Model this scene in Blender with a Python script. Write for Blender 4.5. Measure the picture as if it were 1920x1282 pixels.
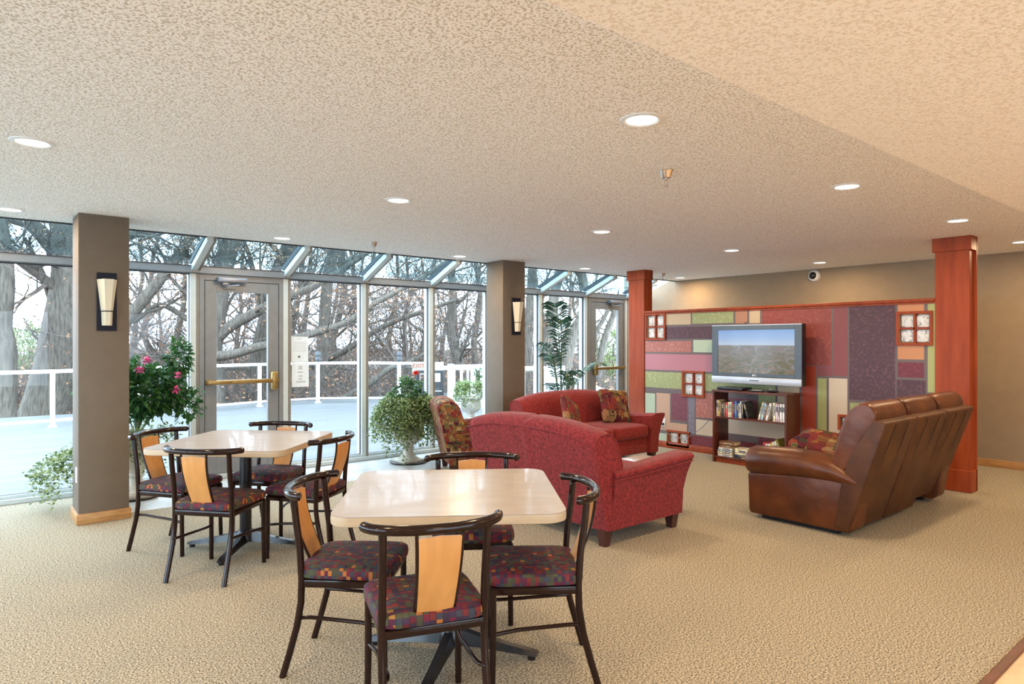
import bpy, bmesh, math, random
from mathutils import Vector, Matrix
PI = math.pi
R = math.radians
for o in list(bpy.data.objects): bpy.data.objects.remove(o)
SC = bpy.context.scene
COL = SC.collection

# ------------------------------------------------------------ camera
YAW = R(50.42); EYE = 1.43; FOC = 1246.0
cam = bpy.data.cameras.new('camera'); camo = bpy.data.objects.new('camera', cam); COL.objects.link(camo)
cam.sensor_width = 36; cam.lens = FOC / 1920 * 36; cam.clip_start = 0.05; cam.clip_end = 400
camo.location = (0, 0, EYE); camo.rotation_euler = (PI / 2, 0, YAW - PI / 2)
SC.camera = camo
# ------------------------------------------------------------ sky, exposure
SC.view_settings.view_transform = 'Standard'; SC.view_settings.look = 'None'
SC.view_settings.gamma = 1; SC.view_settings.use_curve_mapping = False
SC.view_settings.exposure = -0.16
SKY = 12.0; LAMP = 20.0
w = bpy.data.worlds.new('overcast_sky'); SC.world = w; w.use_nodes = True
nt = w.node_tree; bg = nt.nodes['Background']
tc = nt.nodes.new('ShaderNodeTexCoord'); nz = nt.nodes.new('ShaderNodeTexNoise'); nz.inputs['Scale'].default_value = 1.6
cr = nt.nodes.new('ShaderNodeValToRGB'); cr.color_ramp.elements[0].color = (0.60, 0.79, 1.0, 1); cr.color_ramp.elements[1].color = (0.70, 0.86, 1.0, 1)
nt.links.new(tc.outputs['Generated'], nz.inputs['Vector']); nt.links.new(nz.outputs['Fac'], cr.inputs['Fac']); nt.links.new(cr.outputs['Color'], bg.inputs['Color'])
bg.inputs['Strength'].default_value = SKY
# window opening portals (help the renderer find the daylight)
def portal(x, y, z, sx, sy, rot):
    l = bpy.data.lights.new('daylight_portal', 'AREA'); l.shape = 'RECTANGLE'; l.size = sx; l.size_y = sy
    l.cycles.is_portal = True
    o = bpy.data.objects.new('daylight_portal', l); COL.objects.link(o); o.location = (x, y, z); o.rotation_euler = rot
portal(3.2, 7.5, 1.1, 12.4, 2.2, (-PI / 2, 0, 0))
portal(3.2, 7.1, 2.46, 12.4, 0.8, (R(-21), 0, 0))
portal(-3.4, 3.7, 1.15, 2.1, 7.0, (0, R(-90), 0))
portal(1.7, -3.8, 1.3, 4.8, 1.8, (R(90), 0, 0))
# lamps of the ceiling grid: (x, y); each builds a downlight with its own lamp further down

# ------------------------------------------------------------ pixel helpers (frame 1920x1282)
def ray(u):
    r = (u - 960) / FOC
    return (math.cos(YAW) + math.sin(YAW) * r, math.sin(YAW) - math.cos(YAW) * r)
def at(u, v, z):
    d = FOC * (EYE - z) / (v - 640.0); r = ray(u); return (r[0] * d, r[1] * d, z)
def pt(u, v, d):
    r = ray(u); return Vector((r[0] * d, r[1] * d, EYE - (v - 640.0) / FOC * d))

# ------------------------------------------------------------ materials
def newmat(name):
    m = bpy.data.materials.new(name); m.use_nodes = True
    return m, m.node_tree, m.node_tree.nodes['Principled BSDF']
def node(nt, t, **k):
    n = nt.nodes.new(t)
    for a, b in k.items():
        if a in n.inputs: n.inputs[a].default_value = b
        else: setattr(n, a, b)
    return n
def ramp(nt, stops, fac, interp='LINEAR'):
    n = nt.nodes.new('ShaderNodeValToRGB'); n.color_ramp.interpolation = interp
    e = n.color_ramp.elements
    while len(e) < len(stops): e.new(0.5)
    for i, (p, c) in enumerate(stops):
        e[i].position = p; e[i].color = (c[0], c[1], c[2], 1)
    nt.links.new(fac, n.inputs['Fac']); return n
def mat(name, col, rough=0.5, col2=None, scale=8.0, detail=3, bump=0.0, bscale=None, metal=0.0, spec=0.5, stretch=(1, 1, 1), lo=0.35, hi=0.65, coat=0.0, sheen=0.0):
    m, nt, b = newmat(name)
    b.inputs['Roughness'].default_value = rough; b.inputs['Metallic'].default_value = metal
    b.inputs['Specular IOR Level'].default_value = spec; b.inputs['Coat Weight'].default_value = coat
    b.inputs['Sheen Weight'].default_value = sheen
    tc = node(nt, 'ShaderNodeTexCoord'); mp = node(nt, 'ShaderNodeMapping'); mp.inputs['Scale'].default_value = stretch
    nt.links.new(tc.outputs['Object'], mp.inputs['Vector'])
    if col2 is None: col2 = tuple(c * 0.93 for c in col)
    n = node(nt, 'ShaderNodeTexNoise', Scale=scale, Detail=detail); nt.links.new(mp.outputs['Vector'], n.inputs['Vector'])
    r = ramp(nt, [(lo, col2), (hi, col)], n.outputs['Fac']); nt.links.new(r.outputs['Color'], b.inputs['Base Color'])
    if bump:
        n2 = node(nt, 'ShaderNodeTexNoise', Scale=bscale or scale, Detail=2); nt.links.new(mp.outputs['Vector'], n2.inputs['Vector'])
        bp = node(nt, 'ShaderNodeBump', Strength=bump, Distance=0.01); nt.links.new(n2.outputs['Fac'], bp.inputs['Height']); nt.links.new(bp.outputs['Normal'], b.inputs['Normal'])
    return m
def checks(name, cell, palette, stripe, bump=0.15):
    """woven blocks: every cell draws a colour, every stripe shifts it"""
    m, nt, b = newmat(name); b.inputs['Roughness'].default_value = 0.75; b.inputs['Specular IOR Level'].default_value = 0.25
    tc = node(nt, 'ShaderNodeTexCoord'); L = nt.links.new
    sep = node(nt, 'ShaderNodeSeparateXYZ'); L(tc.outputs['Object'], sep.inputs[0])
    def cellof(out, size):
        d = node(nt, 'ShaderNodeMath', operation='DIVIDE'); L(out, d.inputs[0]); d.inputs[1].default_value = size
        f = node(nt, 'ShaderNodeMath', operation='FLOOR'); L(d.outputs[0], f.inputs[0])
        fr = node(nt, 'ShaderNodeMath', operation='FRACT'); L(d.outputs[0], fr.inputs[0]); return f.outputs[0], fr.outputs[0]
    cx, fx = cellof(sep.outputs[0], cell[0]); cy, fy = cellof(sep.outputs[1], cell[1]); cz, fz = cellof(sep.outputs[2], cell[2])
    cmb = node(nt, 'ShaderNodeCombineXYZ'); L(cx, cmb.inputs[0]); L(cy, cmb.inputs[1]); L(cz, cmb.inputs[2])
    wn = node(nt, 'ShaderNodeTexWhiteNoise', noise_dimensions='3D'); L(cmb.outputs[0], wn.inputs['Vector'])
    sx = node(nt, 'ShaderNodeCombineXYZ'); L(cy if stripe == 'y' else cx, sx.inputs[0])
    wn2 = node(nt, 'ShaderNodeTexWhiteNoise', noise_dimensions='3D'); L(sx.outputs[0], wn2.inputs['Vector'])
    mx = node(nt, 'ShaderNodeMath', operation='MULTIPLY'); L(wn2.outputs['Value'], mx.inputs[0]); mx.inputs[1].default_value = 0.45
    mm = node(nt, 'ShaderNodeMath', operation='MULTIPLY_ADD'); L(wn.outputs['Value'], mm.inputs[0]); mm.inputs[1].default_value = 0.55; L(mx.outputs[0], mm.inputs[2])
    n = len(palette); r = ramp(nt, [(i / n, c) for i, c in enumerate(palette)], mm.outputs[0], 'CONSTANT')
    # dark weave line along one edge of each cell
    ln = node(nt, 'ShaderNodeMath', operation='LESS_THAN'); L(fx, ln.inputs[0]); ln.inputs[1].default_value = 0.08
    mixc = node(nt, 'ShaderNodeMix', data_type='RGBA'); L(ln.outputs[0], mixc.inputs[0]); L(r.outputs[0], mixc.inputs[6]); mixc.inputs[7].default_value = (0.03, 0.015, 0.02, 1)
    L(mixc.outputs[2], b.inputs['Base Color'])
    nz = node(nt, 'ShaderNodeTexNoise', Scale=300.0); L(tc.outputs['Object'], nz.inputs['Vector'])
    bp = node(nt, 'ShaderNodeBump', Strength=bump, Distance=0.002); L(nz.outputs['Fac'], bp.inputs['Height']); L(bp.outputs['Normal'], b.inputs['Normal'])
    return m
def tapestry(name, scale=1.0):
    """overlapping rectangles outlined in contrasting lines"""
    m, nt, b = newmat(name); b.inputs['Roughness'].default_value = 0.8; b.inputs['Specular IOR Level'].default_value = 0.2
    L = nt.links.new; tc = node(nt, 'ShaderNodeTexCoord')
    mp = node(nt, 'ShaderNodeMapping'); mp.inputs['Scale'].default_value = (9 * scale, 9 * scale, 9 * scale); L(tc.outputs['Object'], mp.inputs['Vector'])
    v = node(nt, 'ShaderNodeTexVoronoi', distance='CHEBYCHEV', Scale=1.0, Randomness=0.75); L(mp.outputs[0], v.inputs['Vector'])
    sp = node(nt, 'ShaderNodeSeparateColor'); L(v.outputs['Color'], sp.inputs[0])
    pal = [(0.09, 0.012, 0.025), (0.20, 0.09, 0.02), (0.05, 0.055, 0.02), (0.13, 0.02, 0.02), (0.04, 0.012, 0.025), (0.17, 0.03, 0.02), (0.10, 0.09, 0.035), (0.27, 0.18, 0.08)]
    r = ramp(nt, [(i / 8, c) for i, c in enumerate(pal)], sp.outputs[0], 'CONSTANT')
    ml = node(nt, 'ShaderNodeMath', operation='MULTIPLY'); L(v.outputs['Distance'], ml.inputs[0]); ml.inputs[1].default_value = 7.0
    fr = node(nt, 'ShaderNodeMath', operation='FRACT'); L(ml.outputs[0], fr.inputs[0])
    lt = node(nt, 'ShaderNodeMath', operation='LESS_THAN'); L(fr.outputs[0], lt.inputs[0]); lt.inputs[1].default_value = 0.3
    r2 = ramp(nt, [(0, (0.32, 0.20, 0.06)), (0.4, (0.04, 0.01, 0.02)), (0.7, (0.33, 0.05, 0.03))], sp.outputs[1], 'CONSTANT')
    mx = node(nt, 'ShaderNodeMix', data_type='RGBA'); L(lt.outputs[0], mx.inputs[0]); L(r.outputs[0], mx.inputs[6]); L(r2.outputs[0], mx.inputs[7]); L(mx.outputs[2], b.inputs['Base Color'])
    return m

MT = {}
def popcorn(name, a, bcol):
    m, nt, b = newmat(name); b.inputs['Roughness'].default_value = 0.95; b.inputs['Specular IOR Level'].default_value = 0.1
    L = nt.links.new; tc = node(nt, 'ShaderNodeTexCoord')
    n = node(nt, 'ShaderNodeTexNoise', Scale=95.0, Detail=2.0, Roughness=0.6); L(tc.outputs['Object'], n.inputs['Vector'])
    r = ramp(nt, [(0.40, bcol), (0.50, a)], n.outputs['Fac']); L(r.outputs[0], b.inputs['Base Color'])
    bp = node(nt, 'ShaderNodeBump', Strength=0.7, Distance=0.008); L(n.outputs['Fac'], bp.inputs['Height']); L(bp.outputs['Normal'], b.inputs['Normal'])
    return m
MT['ceiling'] = popcorn('popcorn_ceiling', (0.97, 0.965, 0.955), (0.60, 0.56, 0.50))
MT['soffit'] = popcorn('soffit_warm_glow', (0.97, 0.91, 0.82), (0.80, 0.71, 0.60))  # glow of warm bounced light put into the soffit colour
def carpet():
    m, nt, b = newmat('loop_carpet'); b.inputs['Roughness'].default_value = 1.0; b.inputs['Specular IOR Level'].default_value = 0.05
    L = nt.links.new; tc = node(nt, 'ShaderNodeTexCoord')
    n = node(nt, 'ShaderNodeTexNoise', Scale=120.0, Detail=2.0, Roughness=0.7); L(tc.outputs['Object'], n.inputs['Vector'])
    r = ramp(nt, [(0.36, (0.07, 0.06, 0.045)), (0.44, (0.25, 0.215, 0.16)), (0.54, (0.42, 0.36, 0.265)), (0.62, (0.63, 0.56, 0.43))], n.outputs['Fac'])
    L(r.outputs[0], b.inputs['Base Color'])
    bp = node(nt, 'ShaderNodeBump', Strength=0.7, Distance=0.008); L(n.outputs['Fac'], bp.inputs['Height']); L(bp.outputs['Normal'], b.inputs['Normal'])
    return m
MT['carpet'] = carpet()
MT['slate'] = mat('grey_floor_tile', (0.50, 0.50, 0.48), 0.3, (0.34, 0.35, 0.34), 3.0, 5)
MT['entry_tile'] = mat('tan_stone_tile', (0.72, 0.55, 0.37), 0.35, (0.58, 0.40, 0.24), 5.0, 5, stretch=(1, 2.5, 1))
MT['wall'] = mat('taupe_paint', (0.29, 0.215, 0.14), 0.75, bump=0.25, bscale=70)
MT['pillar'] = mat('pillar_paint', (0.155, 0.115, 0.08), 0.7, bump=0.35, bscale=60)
MT['oak'] = mat('oak_trim', (0.50, 0.27, 0.10), 0.4, (0.36, 0.17, 0.055), 6, 4, stretch=(1, 1, 8))
MT['cherry'] = mat('cherry_wood', (0.34, 0.058, 0.011), 0.5, (0.25, 0.037, 0.007), 5, 5, stretch=(3, 3, 0.4), spec=0.3)
MT['cherry_dark'] = mat('dark_cherry_laminate', (0.13, 0.026, 0.014), 0.35, (0.075, 0.015, 0.009), 7, 5, stretch=(1, 1, 0.3), coat=0.3)
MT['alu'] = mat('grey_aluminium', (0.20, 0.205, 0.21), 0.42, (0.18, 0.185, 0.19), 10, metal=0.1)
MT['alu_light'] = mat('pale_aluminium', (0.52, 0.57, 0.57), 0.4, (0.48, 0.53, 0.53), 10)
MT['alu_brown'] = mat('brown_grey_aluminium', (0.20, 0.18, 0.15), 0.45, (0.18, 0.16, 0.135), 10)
MT['gasket'] = mat('black_gasket', (0.03, 0.035, 0.04), 0.6)
MT['brass'] = mat('brass', (0.34, 0.23, 0.09), 0.38, (0.28, 0.18, 0.06), 20, metal=0.8)
MT['steel'] = mat('closer_steel', (0.22, 0.23, 0.27), 0.4, metal=0.5)
MT['chrome'] = mat('chrome', (0.75, 0.72, 0.70), 0.12, metal=1.0)
MT['frame'] = mat('dark_brown_enamel', (0.020, 0.008, 0.006), 0.13, (0.015, 0.006, 0.004), 10, spec=0.3)
MT['black'] = mat('black_metal', (0.012, 0.012, 0.014), 0.25, spec=0.45)
MT['splat'] = mat('maple_veneer', (0.64, 0.30, 0.09), 0.38, (0.54, 0.24, 0.065), 4, 4, stretch=(4, 4, 0.6), coat=0.2)
MT['laminate'] = mat('table_laminate', (0.46, 0.40, 0.36), 0.26, (0.43, 0.37, 0.33), 6, 4, stretch=(1, 3, 1), coat=0.15)
MT['table_edge'] = mat('table_edge_band', (0.50, 0.38, 0.25), 0.35, (0.44, 0.33, 0.21), 6, stretch=(1, 1, 5))
MT['seat'] = checks('seat_fabric', (0.024, 0.016, 0.021), [(0.03, 0.02, 0.05), (0.10, 0.012, 0.022), (0.045, 0.025, 0.05), (0.13, 0.014, 0.03), (0.06, 0.065, 0.035), (0.035, 0.02, 0.04), (0.15, 0.022, 0.02), (0.04, 0.045, 0.06), (0.08, 0.015, 0.035), (0.055, 0.05, 0.03), (0.36, 0.12, 0.025), (0.07, 0.02, 0.04), (0.28, 0.15, 0.04)], 'x')
MT['red'] = mat('crimson_chenille', (0.26, 0.023, 0.025), 0.85, (0.12, 0.008, 0.010), 48, 12, bump=0.2, bscale=120, lo=0.33, hi=0.66, sheen=0.12, spec=0.2)
MT['red_plain'] = mat('crimson_corduroy', (0.26, 0.024, 0.020), 0.8, (0.17, 0.012, 0.010), 40, 6, bump=0.2, bscale=150, sheen=0.12, spec=0.2)
MT['leather'] = mat('brown_leather', (0.125, 0.032, 0.007), 0.36, (0.055, 0.012, 0.003), 5, 6, bump=0.5, bscale=9, lo=0.3, hi=0.68, spec=0.4)
MT['leather_panel'] = mat('brown_leather_back', (0.095, 0.031, 0.008), 0.5, (0.055, 0.017, 0.005), 6, 5, bump=0.1, bscale=60, spec=0.3)
MT['tapestry'] = tapestry('tapestry_fabric', 1.7)
MT['tapestry_big'] = tapestry('armchair_tapestry', 2.6)
MT['dark_wood'] = mat('dark_wood_leg', (0.06, 0.018, 0.014), 0.35)
MT['plaster'] = mat('cast_stone', (0.62, 0.58, 0.50), 0.8, (0.46, 0.43, 0.37), 14, 4, bump=0.3)
MT['ivory'] = mat('ivory_glass', (0.70, 0.62, 0.46), 0.35)
MT['white'] = mat('white_paint', (0.80, 0.82, 0.83), 0.45)
MT['navy'] = mat('black_plate', (0.010, 0.011, 0.022), 0.6, spec=0.2)
MT['deck'] = mat('deck_boards', (0.105, 0.11, 0.108), 0.6, (0.075, 0.08, 0.082), 1.2, 5, stretch=(0.3, 4, 1))
MT['terrace'] = mat('bounce_concrete', (0.27, 0.27, 0.26), 0.8)
MT['soil'] = mat('leaf_litter', (0.17, 0.12, 0.085), 0.95, (0.09, 0.065, 0.045), 1.5, 8, bump=0.5)
MT['bark'] = mat('grey_brown_bark', (0.135, 0.115, 0.09), 0.95, (0.06, 0.05, 0.04), 8, 6, bump=0.9, stretch=(3, 3, 0.5))
MT['twig'] = mat('twig_bark', (0.12, 0.095, 0.08), 0.95, (0.07, 0.055, 0.045), 4)
MT['dryleaf'] = mat('dry_oak_leaf', (0.38, 0.21, 0.12), 0.8, (0.24, 0.11, 0.055), 1.7, 2)
MT['siding'] = mat('cream_siding', (0.30, 0.275, 0.22), 0.8)
MT['gate'] = mat('charcoal_panel', (0.035, 0.038, 0.043), 0.6)
MT['lampcap'] = mat('grey_lantern', (0.05, 0.055, 0.06), 0.4)
def leafmat(name, a, b_, sc=60.0, trans=0.25):
    m, nt, b = newmat(name); L = nt.links.new; b.inputs['Roughness'].default_value = 0.45
    tc = node(nt, 'ShaderNodeTexCoord'); n = node(nt, 'ShaderNodeTexNoise', Scale=sc, Detail=2.0); L(tc.outputs['Object'], n.inputs['Vector'])
    r = ramp(nt, [(0.42, a), (0.58, b_)], n.outputs['Fac']); L(r.outputs[0], b.inputs['Base Color'])
    t = node(nt, 'ShaderNodeBsdfTranslucent'); L(r.outputs[0], t.inputs['Color'])
    mx = node(nt, 'ShaderNodeMixShader'); mx.inputs[0].default_value = trans; L(b.outputs[0], mx.inputs[1]); L(t.outputs[0], mx.inputs[2])
    L(mx.outputs[0], nt.nodes['Material Output'].inputs['Surface']); return m
MT['hibiscus'] = leafmat('dark_glossy_leaf', (0.018, 0.075, 0.022), (0.06, 0.17, 0.035), 22)
MT['ivy'] = leafmat('variegated_ivy_leaf', (0.055, 0.11, 0.03), (0.36, 0.42, 0.17), 38, 0.35)
MT['geranium'] = leafmat('geranium_leaf', (0.02, 0.07, 0.025), (0.09, 0.19, 0.04), 25)
MT['palm'] = leafmat('palm_leaf', (0.008, 0.04, 0.022), (0.02, 0.08, 0.03), 12, 0.06)
MT['stem'] = mat('green_stem', (0.10, 0.14, 0.05), 0.6)
MT['pink'] = mat('pink_petal', (0.75, 0.12, 0.32), 0.6)
MT['redflower'] = mat('red_petal', (0.80, 0.05, 0.02), 0.6)
def glass(name, tint, refl=0.045):
    m, nt, b = newmat(name); L = nt.links.new; nt.nodes.remove(b)
    t = node(nt, 'ShaderNodeBsdfTransparent'); t.inputs['Color'].default_value = (*tint, 1)
    g = node(nt, 'ShaderNodeBsdfGlossy', Roughness=0.02); lw = node(nt, 'ShaderNodeLayerWeight', Blend=0.5)
    pw = node(nt, 'ShaderNodeMath', operation='POWER'); L(lw.outputs['Facing'], pw.inputs[0]); pw.inputs[1].default_value = 5.0
    fr = node(nt, 'ShaderNodeMath', operation='MULTIPLY_ADD'); L(pw.outputs[0], fr.inputs[0]); fr.inputs[1].default_value = 0.5; fr.inputs[2].default_value = refl * 0.2
    mx = node(nt, 'ShaderNodeMixShader'); L(fr.outputs[0], mx.inputs[0]); L(t.outputs[0], mx.inputs[1]); L(g.outputs[0], mx.inputs[2])
    L(mx.outputs[0], nt.nodes['Material Output'].inputs['Surface']); return m
MT['glass'] = glass('window_glass', (0.97, 0.98, 0.98))
MT['roofglass'] = glass('tinted_roof_glass', (0.66, 0.76, 0.78))
def blockglass():
    m, nt, b = newmat('glass_block'); L = nt.links.new
    tc = node(nt, 'ShaderNodeTexCoord'); n = node(nt, 'ShaderNodeTexNoise', Scale=15.0, Detail=1.0, Distortion=2.5); L(tc.outputs['Object'], n.inputs['Vector'])
    r = ramp(nt, [(0.34, (0.42, 0.41, 0.37)), (0.42, (0.88, 0.89, 0.88)), (0.60, (0.95, 0.97, 0.97))], n.outputs['Fac']); L(r.outputs[0], b.inputs['Base Color'])  # light of the windows behind the blocks put into their near-white colour
    b.inputs['Roughness'].default_value = 0.06; b.inputs['Transmission Weight'].default_value = 0.15; b.inputs['IOR'].default_value = 1.45
    bp = node(nt, 'ShaderNodeBump', Strength=1.0, Distance=0.02); L(n.outputs['Fac'], bp.inputs['Height']); L(bp.outputs['Normal'], b.inputs['Normal']); return m
MT['block'] = blockglass()
def emit(name, col, s):
    m, nt, b = newmat(name); b.inputs['Base Color'].default_value = (*col, 1); b.inputs['Emission Color'].default_value = (*col, 1); b.inputs['Emission Strength'].default_value = s; return m
MT['lens'] = emit('lit_lens', (1.0, 0.90, 0.70), 7.0)

# ------------------------------------------------------------ mesh helpers
class MB:
    def __init__(s): s.b = bmesh.new()
    def _new(s, before, mi):
        for f in s.b.faces:
            if f.index == -1 or f not in before: f.material_index = mi
    def box(s, x0, x1, y0, y1, z0, z1, bevel=0.0, seg=2, mi=0, mtx=None):
        t = bmesh.new(); bmesh.ops.create_cube(t, size=1)
        for v in t.verts: v.co = Vector(((x0 + x1) / 2 + v.co.x * (x1 - x0), (y0 + y1) / 2 + v.co.y * (y1 - y0), (z0 + z1) / 2 + v.co.z * (z1 - z0)))
        if bevel: bmesh.ops.bevel(t, geom=t.edges[:], offset=bevel, segments=seg, affect='EDGES', profile=0.5)
        return s.join(t, mi, mtx)
    def join(s, t, mi=0, mtx=None):
        mp = {}
        for v in t.verts: mp[v] = s.b.verts.new(mtx @ v.co if mtx else v.co)
        for f in t.faces:
            try: nf = s.b.faces.new([mp[v] for v in f.verts]); nf.material_index = mi
            except ValueError: pass
        t.free(); return s
    def loft(s, rings, caps=True, closed=True, mi=0):
        vs = [[s.b.verts.new(p) for p in r] for r in rings]; n = len(rings[0])
        for i in range(len(vs) - 1):
            for j in range(n if closed else n - 1):
                k = (j + 1) % n
                f = s.b.faces.new((vs[i][j], vs[i][k], vs[i + 1][k], vs[i + 1][j])); f.material_index = mi
        if caps and closed:
            for r in (list(reversed(vs[0])), vs[-1]):
                f = s.b.faces.new(r); f.material_index = mi
        return s
    def tube(s, path, rad, seg=8, mi=0, caps=True, flat=1.0):
        P = [Vector(p) for p in path]; n = len(P)
        if not hasattr(rad, '__len__'): rad = [rad] * n
        rings = []; nrm = None
        for i in range(n):
            t = (P[min(i + 1, n - 1)] - P[max(i - 1, 0)])
            t = t.normalized() if t.length > 1e-9 else Vector((0, 0, 1))
            if nrm is None:
                a = Vector((0, 0, 1)) if abs(t.z) < 0.9 else Vector((1, 0, 0)); nrm = (a - t * a.dot(t)).normalized()
            else:
                q = nrm - t * nrm.dot(t); nrm = q.normalized() if q.length > 1e-6 else nrm
            bn = t.cross(nrm)
            rings.append([P[i] + (nrm * math.cos(2 * PI * j / seg) + bn * math.sin(2 * PI * j / seg) * flat) * rad[i] for j in range(seg)])
        return s.loft(rings, caps, True, mi)
    def lathe(s, prof, seg=20, c=(0, 0), mi=0, square=False):
        rings = [[(c[0] + r * math.cos(2 * PI * j / seg), c[1] + r * math.sin(2 * PI * j / seg), z) for j in range(seg)] for r, z in prof]
        return s.loft(rings, True, True, mi)
    def prism(s, poly, a0, a1, axis='x', mi=0, bevel=0.0):
        def q(p, a): return (a, p[0], p[1]) if axis == 'x' else ((p[0], a, p[1]) if axis == 'y' else (p[0], p[1], a))
        t = bmesh.new(); v0 = [t.verts.new(q(p, a0)) for p in poly]; v1 = [t.verts.new(q(p, a1)) for p in poly]; n = len(poly)
        for j in range(n): t.faces.new((v0[j], v0[(j + 1) % n], v1[(j + 1) % n], v1[j]))
        t.faces.new(v0[::-1]); t.faces.new(v1)
        bmesh.ops.recalc_face_normals(t, faces=t.faces[:])
        if bevel: bmesh.ops.bevel(t, geom=t.edges[:], offset=bevel, segments=3, affect='EDGES', profile=0.5)
        return s.join(t, mi)
    def super(s, c, r, e1=0.4, e2=0.4, nu=24, nv=12, mi=0, mtx=None, fn=None):
        sg = lambda a, e: math.copysign(abs(a) ** e, a)
        rings = []
        for i in range(nv + 1):
            ph = -PI / 2 + PI * i / nv; ph = max(-PI / 2 + 0.02, min(PI / 2 - 0.02, ph)); ring = []
            for j in range(nu):
                th = 2 * PI * j / nu
                p = Vector((r[0] * sg(math.cos(ph), e1) * sg(math.cos(th), e2), r[1] * sg(math.cos(ph), e1) * sg(math.sin(th), e2), r[2] * sg(math.sin(ph), e1)))
                if fn: p = fn(p)
                if mtx: p = mtx @ p
                ring.append(p + Vector(c))
            rings.append(ring)
        return s.loft(rings, True, True, mi)
    def quad(s, a, b, c, d, mi=0):
        f = s.b.faces.new([s.b.verts.new(p) for p in (a, b, c, d)]); f.material_index = mi
    def leaf(s, p, d, up, l, w, mi=0, fold=0.15):
        d = d.normalized(); sd = d.cross(up); sd = sd.normalized() if sd.length > 1e-5 else Vector((1, 0, 0)); n = sd.cross(d)
        v = [s.b.verts.new(q) for q in (p, p + d * l * 0.5 + sd * w / 2 + n * w * fold, p + d * l, p + d * l * 0.5 - sd * w / 2 + n * w * fold)]
        for t in ((0, 1, 2), (0, 2, 3)):
            f = s.b.faces.new([v[i] for i in t]); f.material_index = mi
    def mesh(s, name, mats, smooth=True, recalc=True):
        if recalc: bmesh.ops.recalc_face_normals(s.b, faces=s.b.faces[:])
        me = bpy.data.meshes.new(name); s.b.to_mesh(me); s.b.free()
        for m in (mats if isinstance(mats, (list, tuple)) else [mats]): me.materials.append(MT[m] if isinstance(m, str) else m)
        if smooth and len(me.polygons):
            me.polygons.foreach_set('use_smooth', [True] * len(me.polygons)); me.set_sharp_from_angle(angle=R(38))
        return me
    def build(s, name, mats, parent=None, smooth=True, recalc=True, loc=None):
        o = bpy.data.objects.new(name, s.mesh(name, mats, smooth, recalc)); COL.objects.link(o)
        if parent: o.parent = parent
        if loc: o.location = loc
        return o
def tag(o, label=None, cat=None, group=None, kind=None):
    if label: o['label'] = label
    if cat: o['category'] = cat
    if group: o['group'] = group
    if kind: o['kind'] = kind
    return o
def thing(name, label, cat, loc=(0, 0, 0), rz=0.0, group=None, kind=None):
    o = bpy.data.objects.new(name, None); COL.objects.link(o); o.location = loc; o.rotation_euler = (0, 0, rz); o.empty_display_size = 0.1
    return tag(o, label, cat, group, kind)
def struct(name, mb, mats, label=None, cat=None, smooth=False, parent=None):
    o = mb.build(name, mats, parent, smooth)
    if not parent: tag(o, label, cat, None, 'structure')
    return o
def copy_tree(o, parent=None):
    c = o.copy(); COL.objects.link(c)
    if parent: c.parent = parent
    for ch in list(o.children): copy_tree(ch, c)
    return c
def text(name, body, size, m, parent, loc, rot, ext=0.0005):
    cu = bpy.data.curves.new(name, 'FONT'); cu.body = body; cu.size = size; cu.extrude = ext; cu.align_x = 'CENTER'; cu.align_y = 'CENTER'
    t = bpy.data.objects.new('t', cu); COL.objects.link(t); bpy.context.view_layer.update()
    me = bpy.data.meshes.new_from_object(t); bpy.data.objects.remove(t)
    o = bpy.data.objects.new(name, me); COL.objects.link(o); me.materials.clear(); me.materials.append(MT[m]); o.parent = parent; o.location = loc; o.rotation_euler = rot; return o

# ============================================================ SETTING
CZ = 2.44; YE = 6.75; YW = 7.37; XB = 9.1; X0 = -3.2; Y0 = -3.6
struct('floor', MB().box(X0, XB, 0.90, 6.33, -0.12, 0).box(X0, 1.02, 6.33, YW + 0.05, -0.12, 0), 'carpet', 'beige speckled loop carpet over the lounge floor', 'floor')
struct('floor', MB().box(1.02, XB, 6.33, YW + 0.05, -0.12, -0.002), 'slate', 'grey tile floor strip along the glass wall', 'floor')
struct('floor', MB().box(X0, XB, Y0, 0.86, -0.12, -0.003), 'entry_tile', 'tan stone tile floor at the bottom right corner', 'floor')
struct('trim_floor_edge', MB().box(X0, XB, 0.86, 0.90, -0.12, 0.006, 0.003), 'cherry_dark', 'dark strip between carpet and tan tile', 'trim')
struct('ceiling', MB().box(X0, XB, 1.24, YE, CZ, CZ + 0.22), 'ceiling', 'off white popcorn ceiling with recessed lights', 'ceiling')
struct('ceiling', MB().box(X0, XB, Y0, 1.24, CZ - 0.15, CZ + 0.22), 'soffit', 'lower popcorn ceiling at the upper right, warm light put into its colour', 'ceiling')
struct('trim_ceiling_edge', MB().box(X0, XB, YE, YE + 0.02, CZ - 0.012, CZ + 0.24), 'gasket', 'thin dark edge where ceiling meets glass roof', 'trim')
struct('wall_back', MB().prism([(Y0, -0.12), (YW + 0.1, -0.12), (YW + 0.1, 2.22), (YE, CZ + 0.06), (YE, CZ + 0.3), (Y0, CZ + 0.3)], XB, XB + 0.15), 'wall', 'taupe painted wall behind the room divider', 'wall')
wl_ = MB().box(X0 - 0.15, X0, Y0, 0.2, -0.12, CZ + 0.3).box(X0 - 0.15, X0, 0.2, YW + 0.1, 2.2, CZ + 0.3).box(X0 - 0.15, X0, 7.2, YW + 0.1, -0.12, 2.2).box(X0 - 0.15, X0, 0.2, 7.2, -0.12, 0.08)
struct('wall_left', wl_, 'wall', 'painted wall closing the room on the left, cut for added daylight windows', 'wall')
wf_ = MB().box(X0, XB, Y0 - 0.15, Y0, -0.12, 0.4).box(X0, XB, Y0 - 0.15, Y0, 2.15, CZ + 0.3).box(X0, -0.7, Y0 - 0.15, Y0, 0.4, 2.15).box(4.1, XB, Y0 - 0.15, Y0, 0.4, 2.15)
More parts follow.
